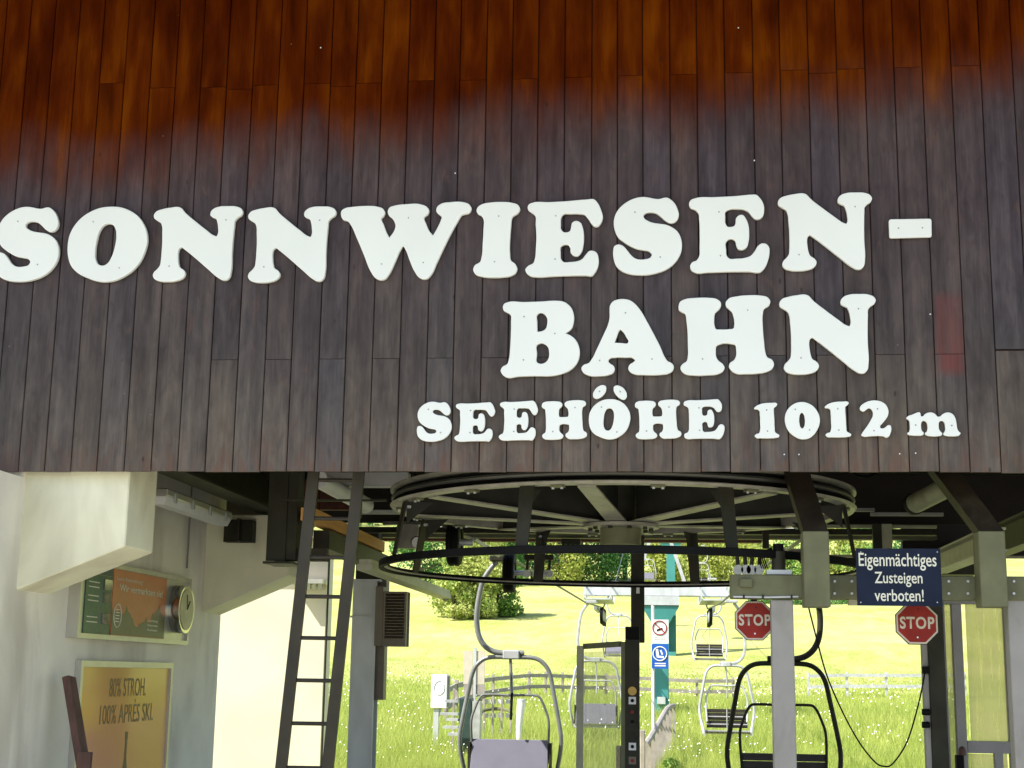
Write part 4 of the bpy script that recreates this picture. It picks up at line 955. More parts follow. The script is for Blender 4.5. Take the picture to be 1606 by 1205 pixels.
def post(px0, px1, pt, Y, m, lab, name='grey_post', d=0.12):
    bm = NB(); pm = 1080; x0 = at(px0, pm, Y).x; x1 = at(px1, pm, Y).x; z1 = at((px0 + px1) / 2, pt, Y).z
    box(bm, x0, x1, Y, Y + d, 0, z1); bev(bm, 0.005)
    t = thing(name, lab, 'post', ((x0 + x1) / 2, Y, 0)); obj('post', bm, m, t); return t, x0, x1, z1
post(1212, 1247, 941, YP + 0.12, MAT['greypost'], 'tall light grey post under the beam beside the left stop sign')
post(1587, 1640, 941, YP + 0.12, MAT['greypost'], 'light grey post at the right edge under the beam')
t_, x0, x1, z1 = post(1458, 1484, 945, 1.6, MAT['steel_dark'], 'dark steel post behind the right stop sign', 'dark_post', 0.16)
bm = NB(); box(bm, x0 - 0.035, x0 - 0.001, 1.62, 1.70, 0, z1 - 0.1); obj('edge_strip', bm, MAT['greypost'], t_)
for py in (1117, 1137):
    c = at(1452, py, 1.58); bm = NB(); cyl(bm, c, (1, 0, 0), 0.022, 0.05, 14); obj('knob', bm, MAT['black'], t_, True)
c = at(1449, 1050, 1.6); bm = NB(); box(bm, c.x - 0.012, c.x + 0.03, 1.58, 1.615, c.z - 0.03, c.z + 0.02); obj('cable_hook', bm, MAT['black'], t_)
# motor on the beam
mo = thing('small_motor', 'small dark motor standing on the olive beam left of the slanted column', 'motor', at(1221, 902, YP + 0.19))
c = at(1221, 880, YP + 0.19)
bm = NB(); cyl(bm, c, (0, 0, 1), 0.045, 0.12, 20); obj('housing', bm, MAT['steel_dark'], mo, True)
bm = NB(); cyl(bm, c + Vector((0, 0, 0.085)), (0, 0, 1), 0.035, 0.05, 20); obj('cap', bm, MAT['black'], mo, True)
bm = NB(); box(bm, c.x - 0.08, c.x + 0.08, c.y - 0.05, c.y + 0.05, at(1221, 902, YP + 0.19).z + 0.001, c.z - 0.061); obj('base', bm, MAT['galv'], mo)
bm = NB()
for k in range(4): tube(bm, smooth_path([c + Vector((-0.07 - 0.012 * k, 0, -0.05)), c + Vector((-0.09 - 0.012 * k, 0, 0.03)), c + Vector((-0.04, 0, 0.075 + 0.004 * k))], 4), 0.004, 5)
obj('cables', bm, MAT['black'], mo)

# blue sign
YS = YP - 0.12
bs = thing('warning_sign', 'navy blue sign reading Eigenmächtiges Zusteigen verboten! on the olive beam', 'sign', at(1410, 950, YS))
bm = NB(); x0 = at(1343.5, 905, YS).x; x1 = at(1476.5, 905, YS).x; z1 = at(1410, 860.5, YS).z; z0 = at(1410, 950.5, YS).z
box(bm, x0, x1, YS, YS + 0.012, z0, z1); obj('plate', bm, MAT['navy'], bs)
RX = (1, 0, 0)
for s, a0, a1, yb_, h in (('Eigenmächtiges', 1347, 1469, 887.5, 21.5), ('Zusteigen', 1372, 1447, 914.5, 18.5), ('verboten!', 1372, 1449, 942.5, 19)):
    p = at(a0, yb_, YS - 0.002); w = at(a1, yb_, YS - 0.002).x - p.x
    text(bs, 'lettering', s, p, RX, h / FPX * (YS + 9) * 0.97, MAT['cream_text'], width=w, bold=0.008)
for px, py in ((1350, 866), (1470, 866), (1350, 945), (1470, 945)):
    bm = NB(); cyl(bm, at(px, py, YS - 0.001), (0, 1, 0), 0.004, 0.003, 8); obj('rivet', bm, MAT['galv'], bs)
bm = NB(); box(bm, x0 + 0.1, x0 + 0.16, YS + 0.013, YP + 0.099, z0 + 0.05, z1 - 0.05); box(bm, x1 - 0.16, x1 - 0.1, YS + 0.013, YP + 0.099, z0 + 0.05, z1 - 0.05); obj('mounting_bracket', bm, MAT['steel_dark'], bs)

def stop(px, py, rpx, Y, lab, brk):
    c = at(px, py, Y); r = (at(px + rpx, py, Y).x - at(px - rpx, py, Y).x) / 2
    t = thing('stop_sign', lab, 'sign', c, 'red octagonal stop signs')
    def octo(bm, rr, ya, yb2):
        prism_xz(bm, [(c.x + rr / math.cos(math.pi / 8) * math.cos(math.pi / 8 + k * math.pi / 4), c.z + rr / math.cos(math.pi / 8) * math.sin(math.pi / 8 + k * math.pi / 4)) for k in range(8)], ya, yb2)
    bm = NB(); octo(bm, r, Y, Y + 0.012); obj('plate', bm, MAT['steel_dark'], t)
    bm = NB(); octo(bm, r * 0.965, Y - 0.004, Y - 0.0002); obj('pale_rim', bm, MAT['signrim'], t)
    bm = NB(); octo(bm, r * 0.88, Y - 0.008, Y - 0.0042); obj('red_face', bm, MAT['red'], t)
    w = r * 1.62; h = r * 0.56
    text(t, 'lettering', 'STOP', (c.x - w / 2, Y - 0.0105, c.z - h * 0.42), RX, h, MAT['signrim'], width=w, bold=0.028, space=1.12)
    bm = NB(); cyl(bm, (c.x + 0.01, Y - 0.009, c.z + r * 0.66), (0, 1, 0), 0.006, 0.003, 8); obj('screw', bm, MAT['dark'], t)
    bm = NB(); cyl(bm, (c.x, Y - 0.009, c.z - r * 0.66), (0, 1, 0), 0.006, 0.003, 8); obj('screw', bm, MAT['white'], t)
    bm = NB(); box(bm, c.x - 0.02, c.x + 0.02, Y + 0.0125, Y + 0.03, c.z - 0.05, c.z + brk); obj('bracket', bm, MAT['steel_dark'], t)
stop(1183.5, 973.5, 31, 0.72, 'red octagonal STOP sign half hidden by the light grey post', 0.25)
stop(1438, 978, 33.5, 0.74, 'red octagonal STOP sign hanging below the blue sign', 0.22)
# hanging cord loop
bm = NB(); pts = [at(x, y, 1.6) for x, y in ((1268, 952), (1281, 1003), (1297, 1060), (1322, 1118), (1348, 1165), (1372, 1195), (1386, 1202), (1400, 1198), (1422, 1165), (1437, 1118), (1446, 1080), (1450, 1056))]
tube(bm, smooth_path(pts, 6), 0.0055, 6); tag(obj('rope_loop', bm, MAT['black'], None, True), 'thin dark cord sagging in a loop between the column and the dark post', 'cord')

bm = NB(); pts = [at(1150, 936, YP + 0.095), at(1205, 937, YP + 0.095), at(1252, 936, YP + 0.095)]
tube(bm, pts, 0.007, 6); tag(obj('conduit', bm, MAT['galv'], pa_, True))
for px in (1165, 1195, 1240):
    bm = NB(); pbox(bm, px, px + 3, 933, 939, YP + 0.086, YP + 0.0995); obj('cable_clip', bm, MAT['steel_dark'], pa_)
bm = NB(); pbox(bm, 1160, 1180, 908, 921, YP + 0.06, YP + 0.0995); bev(bm, 0.003); obj('junction_box', bm, MAT['steel_olive'], pa_)
for px in (1309, 1336, 1488, 1518, 1590):
    bm = NB(); cyl(bm, at(px, 912, YP + 0.096), (0, 1, 0), 0.009, 0.010, 6); obj('bolt', bm, MAT['galv'], pa_)
    bm = NB(); cyl(bm, at(px, 931, YP + 0.096), (0, 1, 0), 0.009, 0.010, 6); obj('bolt', bm, MAT['galv'], pa_)
# glazed cabin at the right
cb = thing('operator_cabin', 'glazed operator cabin with yellowed panes in grey frames at the right edge', 'cabin', at(1540, 1400, 2.2))
Yc = 2.2
def fb(name, px0, px1, py0, py1, Y0, Y1, m): 
    bm = NB(); pbox(bm, px0, px1, py0, py1, Y0, Y1); return obj(name, bm, m, cb)
fb('mullion', 1475, 1491, 948, 1420, Yc, Yc + 0.08, MAT['frame']); fb('mullion', 1503, 1518, 948, 1420, Yc, Yc + 0.08, MAT['frame']); fb('mullion', 1586, 1596, 948, 1420, Yc, Yc + 0.08, MAT['frame'])
fb('head_rail', 1481, 1596, 940, 947.5, Yc, Yc + 0.08, MAT['frame'])
fb('transom', 1518.3, 1585.7, 1163, 1182, Yc + 0.005, Yc + 0.075, MAT['frame']); fb('mullion', 1566, 1579, 1182.5, 1420, Yc + 0.01, Yc + 0.07, MAT['frame'])
fb('pane', 1491.3, 1502.7, 948, 1420, Yc + 0.03, Yc + 0.036, MAT['pane']); fb('pane', 1518.3, 1585.7, 948, 1162.7, Yc + 0.03, Yc + 0.036, MAT['pane'])
fb('pane', 1518.3, 1565.7, 1182.8, 1420, Yc + 0.03, Yc + 0.036, MAT['pane']); fb('pane', 1579.3, 1585.7, 1182.8, 1420, Yc + 0.03, Yc + 0.036, MAT['pane'])
fb('frame_post', 1481, 1487, 947, 1420, Yc - 0.03, Yc - 0.001, MAT['greypost'])
kb = thing('knob_bollard', 'dark bollard with round reddish cap before the cabin panes', 'bollard', at(1511, 1400, 1.9))  # plain bollard with a knob, gives no light
bm = NB(); pbox(bm, 1505, 1517, 1185, 1420, 1.9, 1.96); obj('post', bm, MAT['black'], kb)
bm = NB(); c = at(1509, 1178, 1.93); tube(bm, [c + Vector((0, 0, -0.03)), c + Vector((0, 0, 0.005)), c + Vector((0, 0, 0.025)), c + Vector((0, 0, 0.033))], [0.026, 0.026, 0.018, 0.004], 16); obj('cap', bm, MAT['plank'], kb, True)

# control post with push buttons
YK = 3.3
kp = thing('control_post', 'olive control post with push buttons below the wheel', 'control post', at(991, 1500, YK))
bm = NB(); x0 = at(980.5, 1100, YK).x; x1 = at(1003, 1100, YK).x; z1 = at(992, 1003, YK).z
box(bm, x0, x1, YK, YK + 0.1, 0, z1); bev(bm, 0.004); obj('post', bm, MAT['steel_dark'], kp)
bm = NB(); z2 = at(992, 983, YK).z; box(bm, x0 + 0.001, x1 - 0.001, YK + 0.001, YK + 0.1, z1 + 0.001, z2); obj('black_cap', bm, MAT['black'], kp)
bm = NB(); box(bm, x0 - 0.035, x0 - 0.0005, YK + 0.02, YK + 0.09, 0, z1 - 0.02); obj('side_channel', bm, MAT['steel_olive'], kp)
xc = (x0 + x1) / 2
for py, m, r, pl in ((1084, 'yellow', 0.036, None), (1099, 'black', 0.014, 'white'), (1117, 'red', 0.014, 'steel_dark'), (1132, 'black', 0.014, 'steel_dark'), (1151, 'steel_dark', 0.014, None), (1171, 'black', 0.014, 'white'), (1193, 'red', 0.014, 'brownlouvre')):
    z_ = at(992, py, YK).z; P_ = None
    if pl:
        bm = NB(); box(bm, xc - 0.03, xc + 0.03, YK - 0.012, YK - 0.0005, z_ - 0.03, z_ + 0.03); P_ = obj('button_plate', bm, MAT[pl], kp)
    bm = NB(); cyl(bm, (xc, YK - 0.018, z_), (0, 1, 0), r, 0.012, 18); obj('button', bm, MAT[m], P_ or kp, True)
# plexiglass gate
gt = thing('plexiglass_gate', 'clear plexiglass gate in a thin olive frame left of the control post', 'gate', at(940, 1500, YK + 0.1))
a = at(908, 1013, YK + 0.5); bm = NB(); xa = at(904, 1110, YK + 0.5).x; xa2 = at(915, 1110, YK + 0.5).x
box(bm, xa, xa2, YK + 0.5, YK + 0.56, 0.1, a.z); obj('frame_post', bm, MAT['palebeam'], gt)
bm = NB(); e0 = Vector(((xa + xa2) / 2, YK + 0.53, a.z - 0.005)); e1 = Vector((x0 - 0.04, YK + 0.06, a.z + 0.01)); bar(bm, e0 + Vector((0.035, -0.02, 0)), e1, 0.03, 0.045); obj('top_rail', bm, MAT['steel_olive'], gt)
bm = NB(); bar(bm, Vector((xa2 + 0.01, YK + 0.49, (a.z) / 2)), Vector((x0 - 0.045, YK + 0.06, a.z / 2)), 0.006, a.z - 0.10); obj('plexiglass_sheet', bm, MAT['plexi'], gt)

# ------------------------------------------------------------------ chairs and ropes
XLn = at(802, 1030, 7.0).x; XRn = at(1226, 1041, 5.9).x
def rope_z(Y):
    return float(np.interp(Y, [2, 7, 22, 31, 38, 60, 110, 200], [ZR0 + 0.07, ZR0 + 0.03, 3.12, 3.42, 4.3, 7.6, 17.5, 36]))
def tubeobj(name, pts, r, m, parent, n=8, sm=5):
    bm = NB(); tube(bm, smooth_path(pts, sm), r, n); return obj(name, bm, m, parent, True)
def chair(X, Y, ztop, side, back, detail, lab, zr=None):
    """side: which way the hanger bows; back: True shows the smooth grey backrest, False the dark slats"""
    t = thing('lift_chair', lab, 'chair lift seat', (X, Y, ztop - 1.4), 'double chairs hanging from the lift cable')
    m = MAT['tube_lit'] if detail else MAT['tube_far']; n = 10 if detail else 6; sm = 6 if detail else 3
    if detail == 2: m = MAT['steel_dark']  # shade on the nearest right chair put into its tube colour
    f = -1 if back else 1
    def W_(u, v, w=0): return Vector((X + u, Y + w * f, ztop + v))
    L_ = [(-0.02, 0, 0), (-0.24, -0.005, 0), (-0.35, -0.06, 0), (-0.42, -0.17, 0), (-0.465, -0.38, 0), (-0.52, -0.66, 0), (-0.548, -0.84, 0.0), (-0.54, -1.0, -0.02), (-0.50, -1.2, -0.08), (-0.47, -1.35, -0.22), (-0.46, -1.36, -0.45)]
    path = [W_(*p) for p in L_[::-1]] + [W_(-p[0], p[1], p[2]) for p in L_]
    r = 0.0245 if detail else 0.030
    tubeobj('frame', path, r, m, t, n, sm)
    bm = NB(); b0 = W_(-0.09, 0.035, 0); box(bm, X - 0.09, X + 0.09, Y - 0.05, Y + 0.05, ztop - 0.02, ztop + 0.075); bev(bm, 0.01)
    obj('clamp', bm, MAT['galv'] if detail != 2 else MAT['steel_dark'], t)
    # hanger
    zr = rope_z(Y) if zr is None else zr
    H = zr - ztop
    hp = [(0.14 * -side, 0.045), (0.12 * side, 0.045), (0.26 * side, 0.09), (0.35 * side, 0.20), (0.385 * side, 0.36), (0.38 * side, 0.55), (0.33 * side, 0.78 * max(H, 0.9)), (0.24 * side, 0.93 * max(H, 0.9)), (0.17 * side, max(H, 0.9))]
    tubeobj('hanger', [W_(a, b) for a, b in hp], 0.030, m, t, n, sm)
    bm = NB(); pg = W_(0.15 * side, max(H, 0.9)); box(bm, pg.x - 0.16 * (1 if side > 0 else 0.6), pg.x + 0.16 * (0.6 if side > 0 else 1), Y - 0.12, Y + 0.12, pg.z + 0.0, pg.z + 0.06); bev(bm, 0.01)
    obj('grip', bm, MAT['steel_dark'] if detail else MAT['tube_far'], t)
    # backrest bow (safety bar)
    B_ = [(-0.40, -1.12, -0.05), (-0.42, -0.72, 0.05), (-0.385, -0.56, 0.06), (-0.32, -0.425, 0.07), (-0.24, -0.40, 0.07), (0, -0.405, 0.07)]
    path = [W_(*p) for p in B_] + [W_(-p[0], p[1], p[2]) for p in B_[-2::-1]]
    tubeobj('safety_bar', path, 0.014 if detail else 0.02, m, t, 8, sm)
    bm = NB(); tube(bm, [W_(-0.01, -0.02), W_(0.01, -0.30, 0.05), W_(0.02, -0.40, 0.07)], 0.017, 8); obj('centre_rod', bm, m, t, True)
    bm = NB(); tube(bm, [W_(0.02, -0.38, 0.07), W_(0.015, -0.66, 0.12)], 0.015, 8); obj('grip_handle', bm, MAT['black'] if detail else m, t, True)
    # backrest
    if back:
        bm = NB(); hexa(bm, [W_(-0.42, -1.28, 0.10), W_(0.42, -1.28, 0.10), W_(0.42, -1.28, 0.13), W_(-0.42, -1.28, 0.13), W_(-0.41, -0.87, -0.02), W_(0.41, -0.87, -0.02), W_(0.41, -0.87, 0.01), W_(-0.41, -0.87, 0.01)])
        bmesh.ops.recalc_face_normals(bm, faces=bm.faces[:]); bev(bm, 0.006)
        bb = obj('backrest', bm, MAT['panel'], t)
        for u in (-0.30, 0.03, 0.30):
            bm = NB(); cyl(bm, W_(u, -0.92, -0.01), (0, 1, 0), 0.012, 0.05, 10); obj('rivet', bm, MAT['galv'], bb)
        bm = NB(); box(bm, X - 0.45, X - 0.425, Y - 0.06, Y + 0.06, ztop - 1.28, ztop - 0.9); obj('side_stay', bm, MAT['steel_dark'], t)
        bm = NB(); box(bm, X + 0.425, X + 0.45, Y - 0.06, Y + 0.06, ztop - 1.28, ztop - 0.9); obj('side_stay', bm, MAT['steel_dark'], t)
    else:
        k = 5
        for i in range(k):
            v1 = -0.87 - i * 0.075; bm = NB(); a = W_(-0.41, v1, 0.02); b = W_(0.41, v1 - 0.070, 0.045)
            box(bm, a.x, b.x, a.y, b.y, b.z, a.z); obj('back_slat', bm, MAT['slat'], t)
        bm = NB(); tube(bm, [W_(-0.43, -1.02, -0.01), W_(0.43, -1.02, -0.01)], 0.011, 6); tube(bm, [W_(-0.43, -1.17, -0.01), W_(0.43, -1.17, -0.01)], 0.011, 6); tube(bm, [W_(0, -0.86, -0.015), W_(0, -1.28, -0.015)], 0.011, 6); obj('back_stay', bm, m, t, True)
    for i in range(5):
        bm = NB(); a = W_(-0.45, -1.335, -0.05 + (-0.085) * i); b = W_(0.45, -1.31, -0.05 - 0.085 * i - 0.075)
        box(bm, a.x, b.x, a.y, b.y, a.z, b.z); obj('seat_slat', bm, MAT['slat'] if not back else MAT['panel'], t)
    if not detail:
        bm = NB(); box(bm, X - 0.47, X + 0.47, Y - 0.03, Y + 0.03, ztop - 1.36, ztop - 1.29); obj('seat_rail', bm, MAT['tube_far'], t)
    return t
chair(XLn, 7.0, at(802, 1031, 7.0).z, -1, True, 1, 'nearest left lift chair with smooth grey backrest seen from behind', ZR0)
chair(XRn, 5.9, at(1226, 1041, 5.9).z, 1, False, 2, 'nearest right lift chair with dark slatted back behind the grey post', ZR0)
p = at(935, 1037, 22); chair(p.x, 22, p.z, -1, True, 0, 'second lift chair on the left cable behind the plexiglass gate', 3.1)
p = at(1139, 1044, 21.5); chair(p.x, 21.5, p.z, 1, False, 0, 'second lift chair on the right cable beside the teal pylon')
p = at(970, 966, 41); chair(p.x, 41, p.z, -1, True, 0, 'third lift chair on the left cable, hidden in part by the shaft pole', p.z + 1.1)
p = at(1112, 966, 37); chair(p.x, 37, p.z, 1, False, 0, 'third lift chair on the right cable above the left stop sign', p.z + 1.1)
for px, py, Y, sd, lab in ((1016, 878, 90, -1, 'small far lift chair just left of the upper pylon'), (1100, 884, 84, 1, 'small far lift chair right of the upper pylon')):
    p = at(px, py, Y); chair(p.x, Y, p.z, sd, sd < 0, 0, lab, p.z + 1.1)
for X, lab in ((CXw - RW + 0.05, 'left steel lift cable running from the wheel to the pylon'), (CXw + RW - 0.05, 'right steel lift cable running from the wheel to the pylon')):
    pts = []
    Xn = XLn if X < 0 else XRn
    for Y in (2.06, 4, 7, 14, 22, 31, 41, 60, 84, 110, 150):
        if Y > 35:
            zz = {41: at(970, 966, 41).z + 1.15, 60: 8.3, 84: at(1100, 884, 84).z + 1.15, 110: 20, 150: 30}[Y]
        else: zz = rope_z(Y)
        pts.append((X + (Xn - X) * min(1, (Y - 2.06) / 5), Y, zz))
    bm = NB(); tube(bm, pts, 0.018, 6); tag(obj('lift_cable', bm, MAT['rope'], None, True), lab, 'cable', 'steel cables of the chair lift')

# ------------------------------------------------------------------ pylons
def pylon(px, Y, w, ytop, zb, lab, cross):
    c = at(px, 1000, Y); t = thing('lift_pylon', lab, 'pylon', (c.x, Y, zb))
    ztp = at(px, ytop, Y).z
    bm = NB(); hexa(bm, [(c.x - w * 0.55, Y - w * 0.55, zb - 0.3), (c.x + w * 0.55, Y - w * 0.55, zb - 0.3), (c.x + w * 0.55, Y + w * 0.55, zb - 0.3), (c.x - w * 0.55, Y + w * 0.55, zb - 0.3),
                         (c.x - w / 2, Y - w / 2, ztp), (c.x + w / 2, Y - w / 2, ztp), (c.x + w / 2, Y + w / 2, ztp), (c.x - w / 2, Y + w / 2, ztp)]); bev(bm, 0.02)
    obj('mast', bm, MAT['teal'], t)
    hw = w * 1.25
    bm = NB(); hexa(bm, [(c.x - w * 0.52, Y - w * 0.52, ztp - w * 1.3), (c.x + w * 0.52, Y - w * 0.52, ztp - w * 1.3), (c.x + w * 0.52, Y + w * 0.52, ztp - w * 1.3), (c.x - w * 0.52, Y + w * 0.52, ztp - w * 1.3),
                         (c.x - hw, Y - w * 0.6, ztp - 0.02), (c.x + hw, Y - w * 0.6, ztp - 0.02), (c.x + hw, Y + w * 0.6, ztp - 0.02), (c.x - hw, Y + w * 0.6, ztp - 0.02)]); obj('head', bm, MAT['teal'], t)
    bm = NB(); box(bm, c.x - hw, c.x + hw, Y - w * 0.7, Y + w * 0.7, ztp, ztp + 0.24); obj('head_plate', bm, MAT['galv'], t)
    bm = NB(); box(bm, c.x - cross, c.x + cross, Y - 0.2, Y + 0.2, ztp + 0.245, ztp + 0.50); bev(bm, 0.02); obj('cross_arm', bm, MAT['galv'], t)
    return t, c, ztp
zgd = ztf(at(1036, 1000, 31).x, 31)
t, c, ztp = pylon(1036, 31, 0.40, 950, zgd, 'teal steel pylon with grey cross arm and two signs in front, on the meadow', 2.05)
bm = NB(); x_ = c.x + 0.32; box(bm, x_ - 0.10, x_ + 0.10, 31.25, 31.45, at(1050, 1022, 31).z, ztp - 0.25); obj('ladder_box', bm, MAT['teal'], t)
bm = NB(); box(bm, c.x - 0.1, c.x + 0.12, 30.6, 30.78, at(1036, 1104, 31).z, at(1036, 1093, 31).z); obj('switch_box', bm, MAT['galv'], t)
for sx, X in ((-1, XLn), (1, XRn + 0.05)):
    zs_ = rope_z(31)
    sh = thing('sheave_train', ('left' if sx < 0 else 'right') + ' row of guide pulleys on the cross arm of the nearer pylon', 'pulleys', (X, 31, zs_), 'guide pulleys on the pylon')
    bm = NB(); box(bm, X - 0.08 + sx * 0.12, X + 0.0 + sx * 0.12, 29.9, 32.1, zs_ - 0.10, zs_ + 0.02); obj('pulley_beam', bm, MAT['galv'], sh)
    for j in range(5):
        y_ = 30.0 + j * 0.5; bm = NB(); cyl(bm, (X, y_, zs_ - 0.24), (1, 0, 0), 0.22, 0.08, 24); pu = obj('pulley', bm, MAT['black'], sh, True)
        bm = NB(); cyl(bm, (X, y_, zs_ - 0.24), (1, 0, 0), 0.14, 0.09, 20); obj('pulley_disc', bm, MAT['galv'], pu, True)
    # maintenance platform beside
    pl = thing('service_platform', ('left' if sx < 0 else 'right') + ' grey grating platform with railing on the nearer pylon', 'platform', (X + sx * 0.2, 31, zs_ + 0.2), 'service platforms on the pylon')
    bm = NB(); box(bm, X - 0.35 + sx * 0.1, X + 0.35 + sx * 0.1, 29.7, 32.3, zs_ + 0.16, zs_ + 0.2); obj('grating', bm, MAT['galv'], pl)
    for xx in (-0.35, 0.35):
        bm = NB(); bar(bm, (X + xx + sx * 0.1, 29.7, zs_ + 0.55), (X + xx + sx * 0.1, 32.3, zs_ + 0.55), 0.035, 0.035); obj('rail', bm, MAT['galv'], pl)
        for yy_ in (29.7, 31.0, 32.3):
            bm = NB(); box(bm, X + xx + sx * 0.1 - 0.018, X + xx + sx * 0.1 + 0.018, yy_ - 0.018, yy_ + 0.018, zs_ + 0.2, zs_ + 0.53); obj('rail_post', bm, MAT['galv'], pl)
    bm = NB(); a = Vector((c.x + sx * 0.7, 31, ztp + 0.5)); b = a + Vector((-sx * 0.45, 0, 1.35)); bar(bm, a, b, 0.09, 0.09, (0, 1, 0)); obj('lifting_frame', bm, MAT['tube_far'], t)
t2, c2, z2_ = pylon(1053, 78, 0.5, 852, ztf(0, 78), 'second smaller teal pylon farther up the slope', 1.9)

# signs on white pole
sg = thing('information_post', 'white pole with a no smoking sign above a blue sign, before the teal pylon', 'sign post', at(1024, 1140, 20))
YG = 20.0
bm = NB(); p = at(1024, 1000, YG); tube(bm, [(p.x, YG, ztf(p.x, YG)), (p.x, YG, at(1024, 950, YG).z)], 0.03, 10); obj('pole', bm, MAT['white'], sg, True)
def plate(py0, py1, m, name):
    bm = NB(); pbox(bm, 1022, 1048.5, py0, py1, YG - 0.06, YG - 0.04); return obj(name, bm, m, sg)
a = plate(972, 1009.5, MAT['white'], 'white_plate'); b = plate(1010.5, 1049, MAT['blue'], 'blue_plate')
def circ(cx, cy, rpx, th, m, par, name='ring_symbol'):
    c = at(cx, cy, YG - 0.065); r = rpx / FPX * 29; bm = NB()
    tube(bm, [c + Vector((r * math.cos(k * math.pi / 16), 0, r * math.sin(k * math.pi / 16))) for k in range(32)], th, 5, closed=True); return obj(name, bm, m, par)
circ(1034.5, 985, 10.5, 0.012, MAT['red'], a)
bm = NB(); bar(bm, at(1027, 978, YG - 0.066), at(1042, 992, YG - 0.066), 0.02, 0.006, (0, 1, 0)); obj('slash', bm, MAT['red'], a)
bm = NB(); bar(bm, at(1030, 989, YG - 0.064), at(1039, 986, YG - 0.064), 0.035, 0.004, (0, 1, 0)); obj('pictogram', bm, MAT['black'], a)
for k in range(2):
    bm = NB(); pbox(bm, 1026, 1044, 1000 + 3 * k, 1001 + 3 * k, YG - 0.063, YG - 0.0605); obj('text_line', bm, MAT['greypost'], a)
circ(1035, 1025.5, 10.5, 0.011, MAT['white'], b)
bm = NB(); bar(bm, at(1030, 1018, YG - 0.064), at(1032, 1031, YG - 0.064), 0.05, 0.004, (0, 1, 0)); bar(bm, at(1031, 1030, YG - 0.0645), at(1041, 1031, YG - 0.0645), 0.04, 0.004, (0, 1, 0)); bar(bm, at(1036, 1020, YG - 0.064), at(1039, 1027, YG - 0.064), 0.03, 0.004, (0, 1, 0)); obj('chair_pictogram', bm, MAT['white'], b)
for k in range(2):
    bm = NB(); pbox(bm, 1027, 1044, 1040 + 3.5 * k, 1041.8 + 3.5 * k, YG - 0.063, YG - 0.0605); obj('text_line', bm, MAT['white'], b)

# ------------------------------------------------------------------ fences on the meadow
def rail_fence(pts, lab, hts, hp, m, thick=0.05):
    t = thing('rail_fence', lab, 'fence', (pts[0][0], pts[0][1], ztf(*pts[0])))
    P3 = [Vector((x, y, ztf(x, y))) for x, y in pts]
    for p in P3:
        bm = NB(); box(bm, p.x - 0.05, p.x + 0.05, p.y - 0.05, p.y + 0.05, p.z - 0.1, p.z + hp); obj('fence_post', bm, m, t)
    for h in hts:
        for a, b in zip(P3[:-1], P3[1:]):
            bm = NB(); up = Vector((0, -0.075, h)); bar(bm, a + up, b + up, thick, 0.13); obj('rail', bm, m, t)
Yf = 52
xa = at(1268, 1075, Yf).x; step = at(1330, 1075, Yf).x - xa
rail_fence([(xa + k * step * 0.98, Yf + (0.1 if k % 2 else 0)) for k in range(5)], 'straight pale rail fence on the meadow right of the nearest right chair', (0.45, 0.88), 1.02, MAT['tube_far'])
lf = []
for px, Y in ((700, 26), (716, 30), (742, 35), (773, 40), (802, 43), (830, 45), (856, 46.5), (882, 47), (915, 47.5), (950, 48), (985, 48), (1045, 48.3), (1093, 48.5), (1150, 49)):
    lf.append((at(px, 1075, Y).x, Y))
rail_fence(lf, 'curved grey rail fence on the meadow behind the left chairs', (0.35, 0.75), 0.9, MAT['railwood'])
nf = thing('picket_fence', 'near grey picket fence curving away right of the control post', 'fence', at(1012, 1205, 12))
NFP = [(1012, 1168, 11.5), (1018, 1160, 12.2), (1024, 1150, 13), (1030, 1140, 14), (1036, 1129, 15), (1041, 1120, 16.2), (1046, 1112, 17.5), (1051, 1108, 19), (1057, 1107, 20.5)]
top = []
for k in range(33):
    u = k / 32 * (len(NFP) - 1); i = min(int(u), len(NFP) - 2); fr = u - i
    px, py, Y = [NFP[i][j] * (1 - fr) + NFP[i + 1][j] * fr for j in range(3)]
    p = at(px, py, Y); top.append(p)
    if k % 4 == 0:
        bm = NB(); g = ztf(p.x, Y); box(bm, p.x - 0.03, p.x + 0.03, Y - 0.012, Y + 0.012, g - 0.05, p.z - 0.02); obj('picket', bm, MAT['railwood'], nf)
bm = NB(); tube(bm, top, 0.045, 8); obj('handrail', bm, MAT['railwood'], nf, True)
for k, px in enumerate((1008, 970)):
    lab = ('weathered grey wooden post right beside the control post', 'dark low wooden post left of the control post')[k]
    bm = NB(); Y = 10.5; pbox(bm, px - 4, px + 4, 1145 + 25 * k, 1330, Y, Y + 0.12); bev(bm, 0.01); tag(obj('wooden_post', bm, MAT['railwood'] if k == 0 else MAT['ladder']), lab, 'post')

# white switch box, sign board, steps, green cabinet and white bollard
Yb = 19
wb = thing('switch_cabinet', 'white outdoor switch cabinet on a leg in the grass at the left', 'cabinet', at(689, 1140, Yb))
bm = NB(); pbox(bm, 676, 701, 1058, 1111, Yb, Yb + 0.2); bev(bm, 0.01); cbx = obj('cabinet', bm, MAT['white'], wb)
bm = NB(); c = at(689, 1079, Yb - 0.004); tube(bm, [c + Vector((0.10 * math.cos(k * math.pi / 12), 0, 0.13 * math.sin(k * math.pi / 12))) for k in range(24)], 0.006, 5, closed=True); obj('round_cover', bm, MAT['galv'], cbx)
bm = NB(); pbox(bm, 699, 704, 1060, 1109, Yb + 0.05, Yb + 0.22); obj('side_rim', bm, MAT['greypost'], wb)
bm = NB(); pbox(bm, 679, 687, 1111.5, 1185, Yb + 0.04, Yb + 0.12); obj('leg', bm, MAT['galv'], wb)
bm = NB(); bar(bm, at(691, 1111, Yb + 0.1), at(681, 1142, Yb + 0.1), 0.05, 0.05); obj('stay', bm, MAT['galv'], wb)
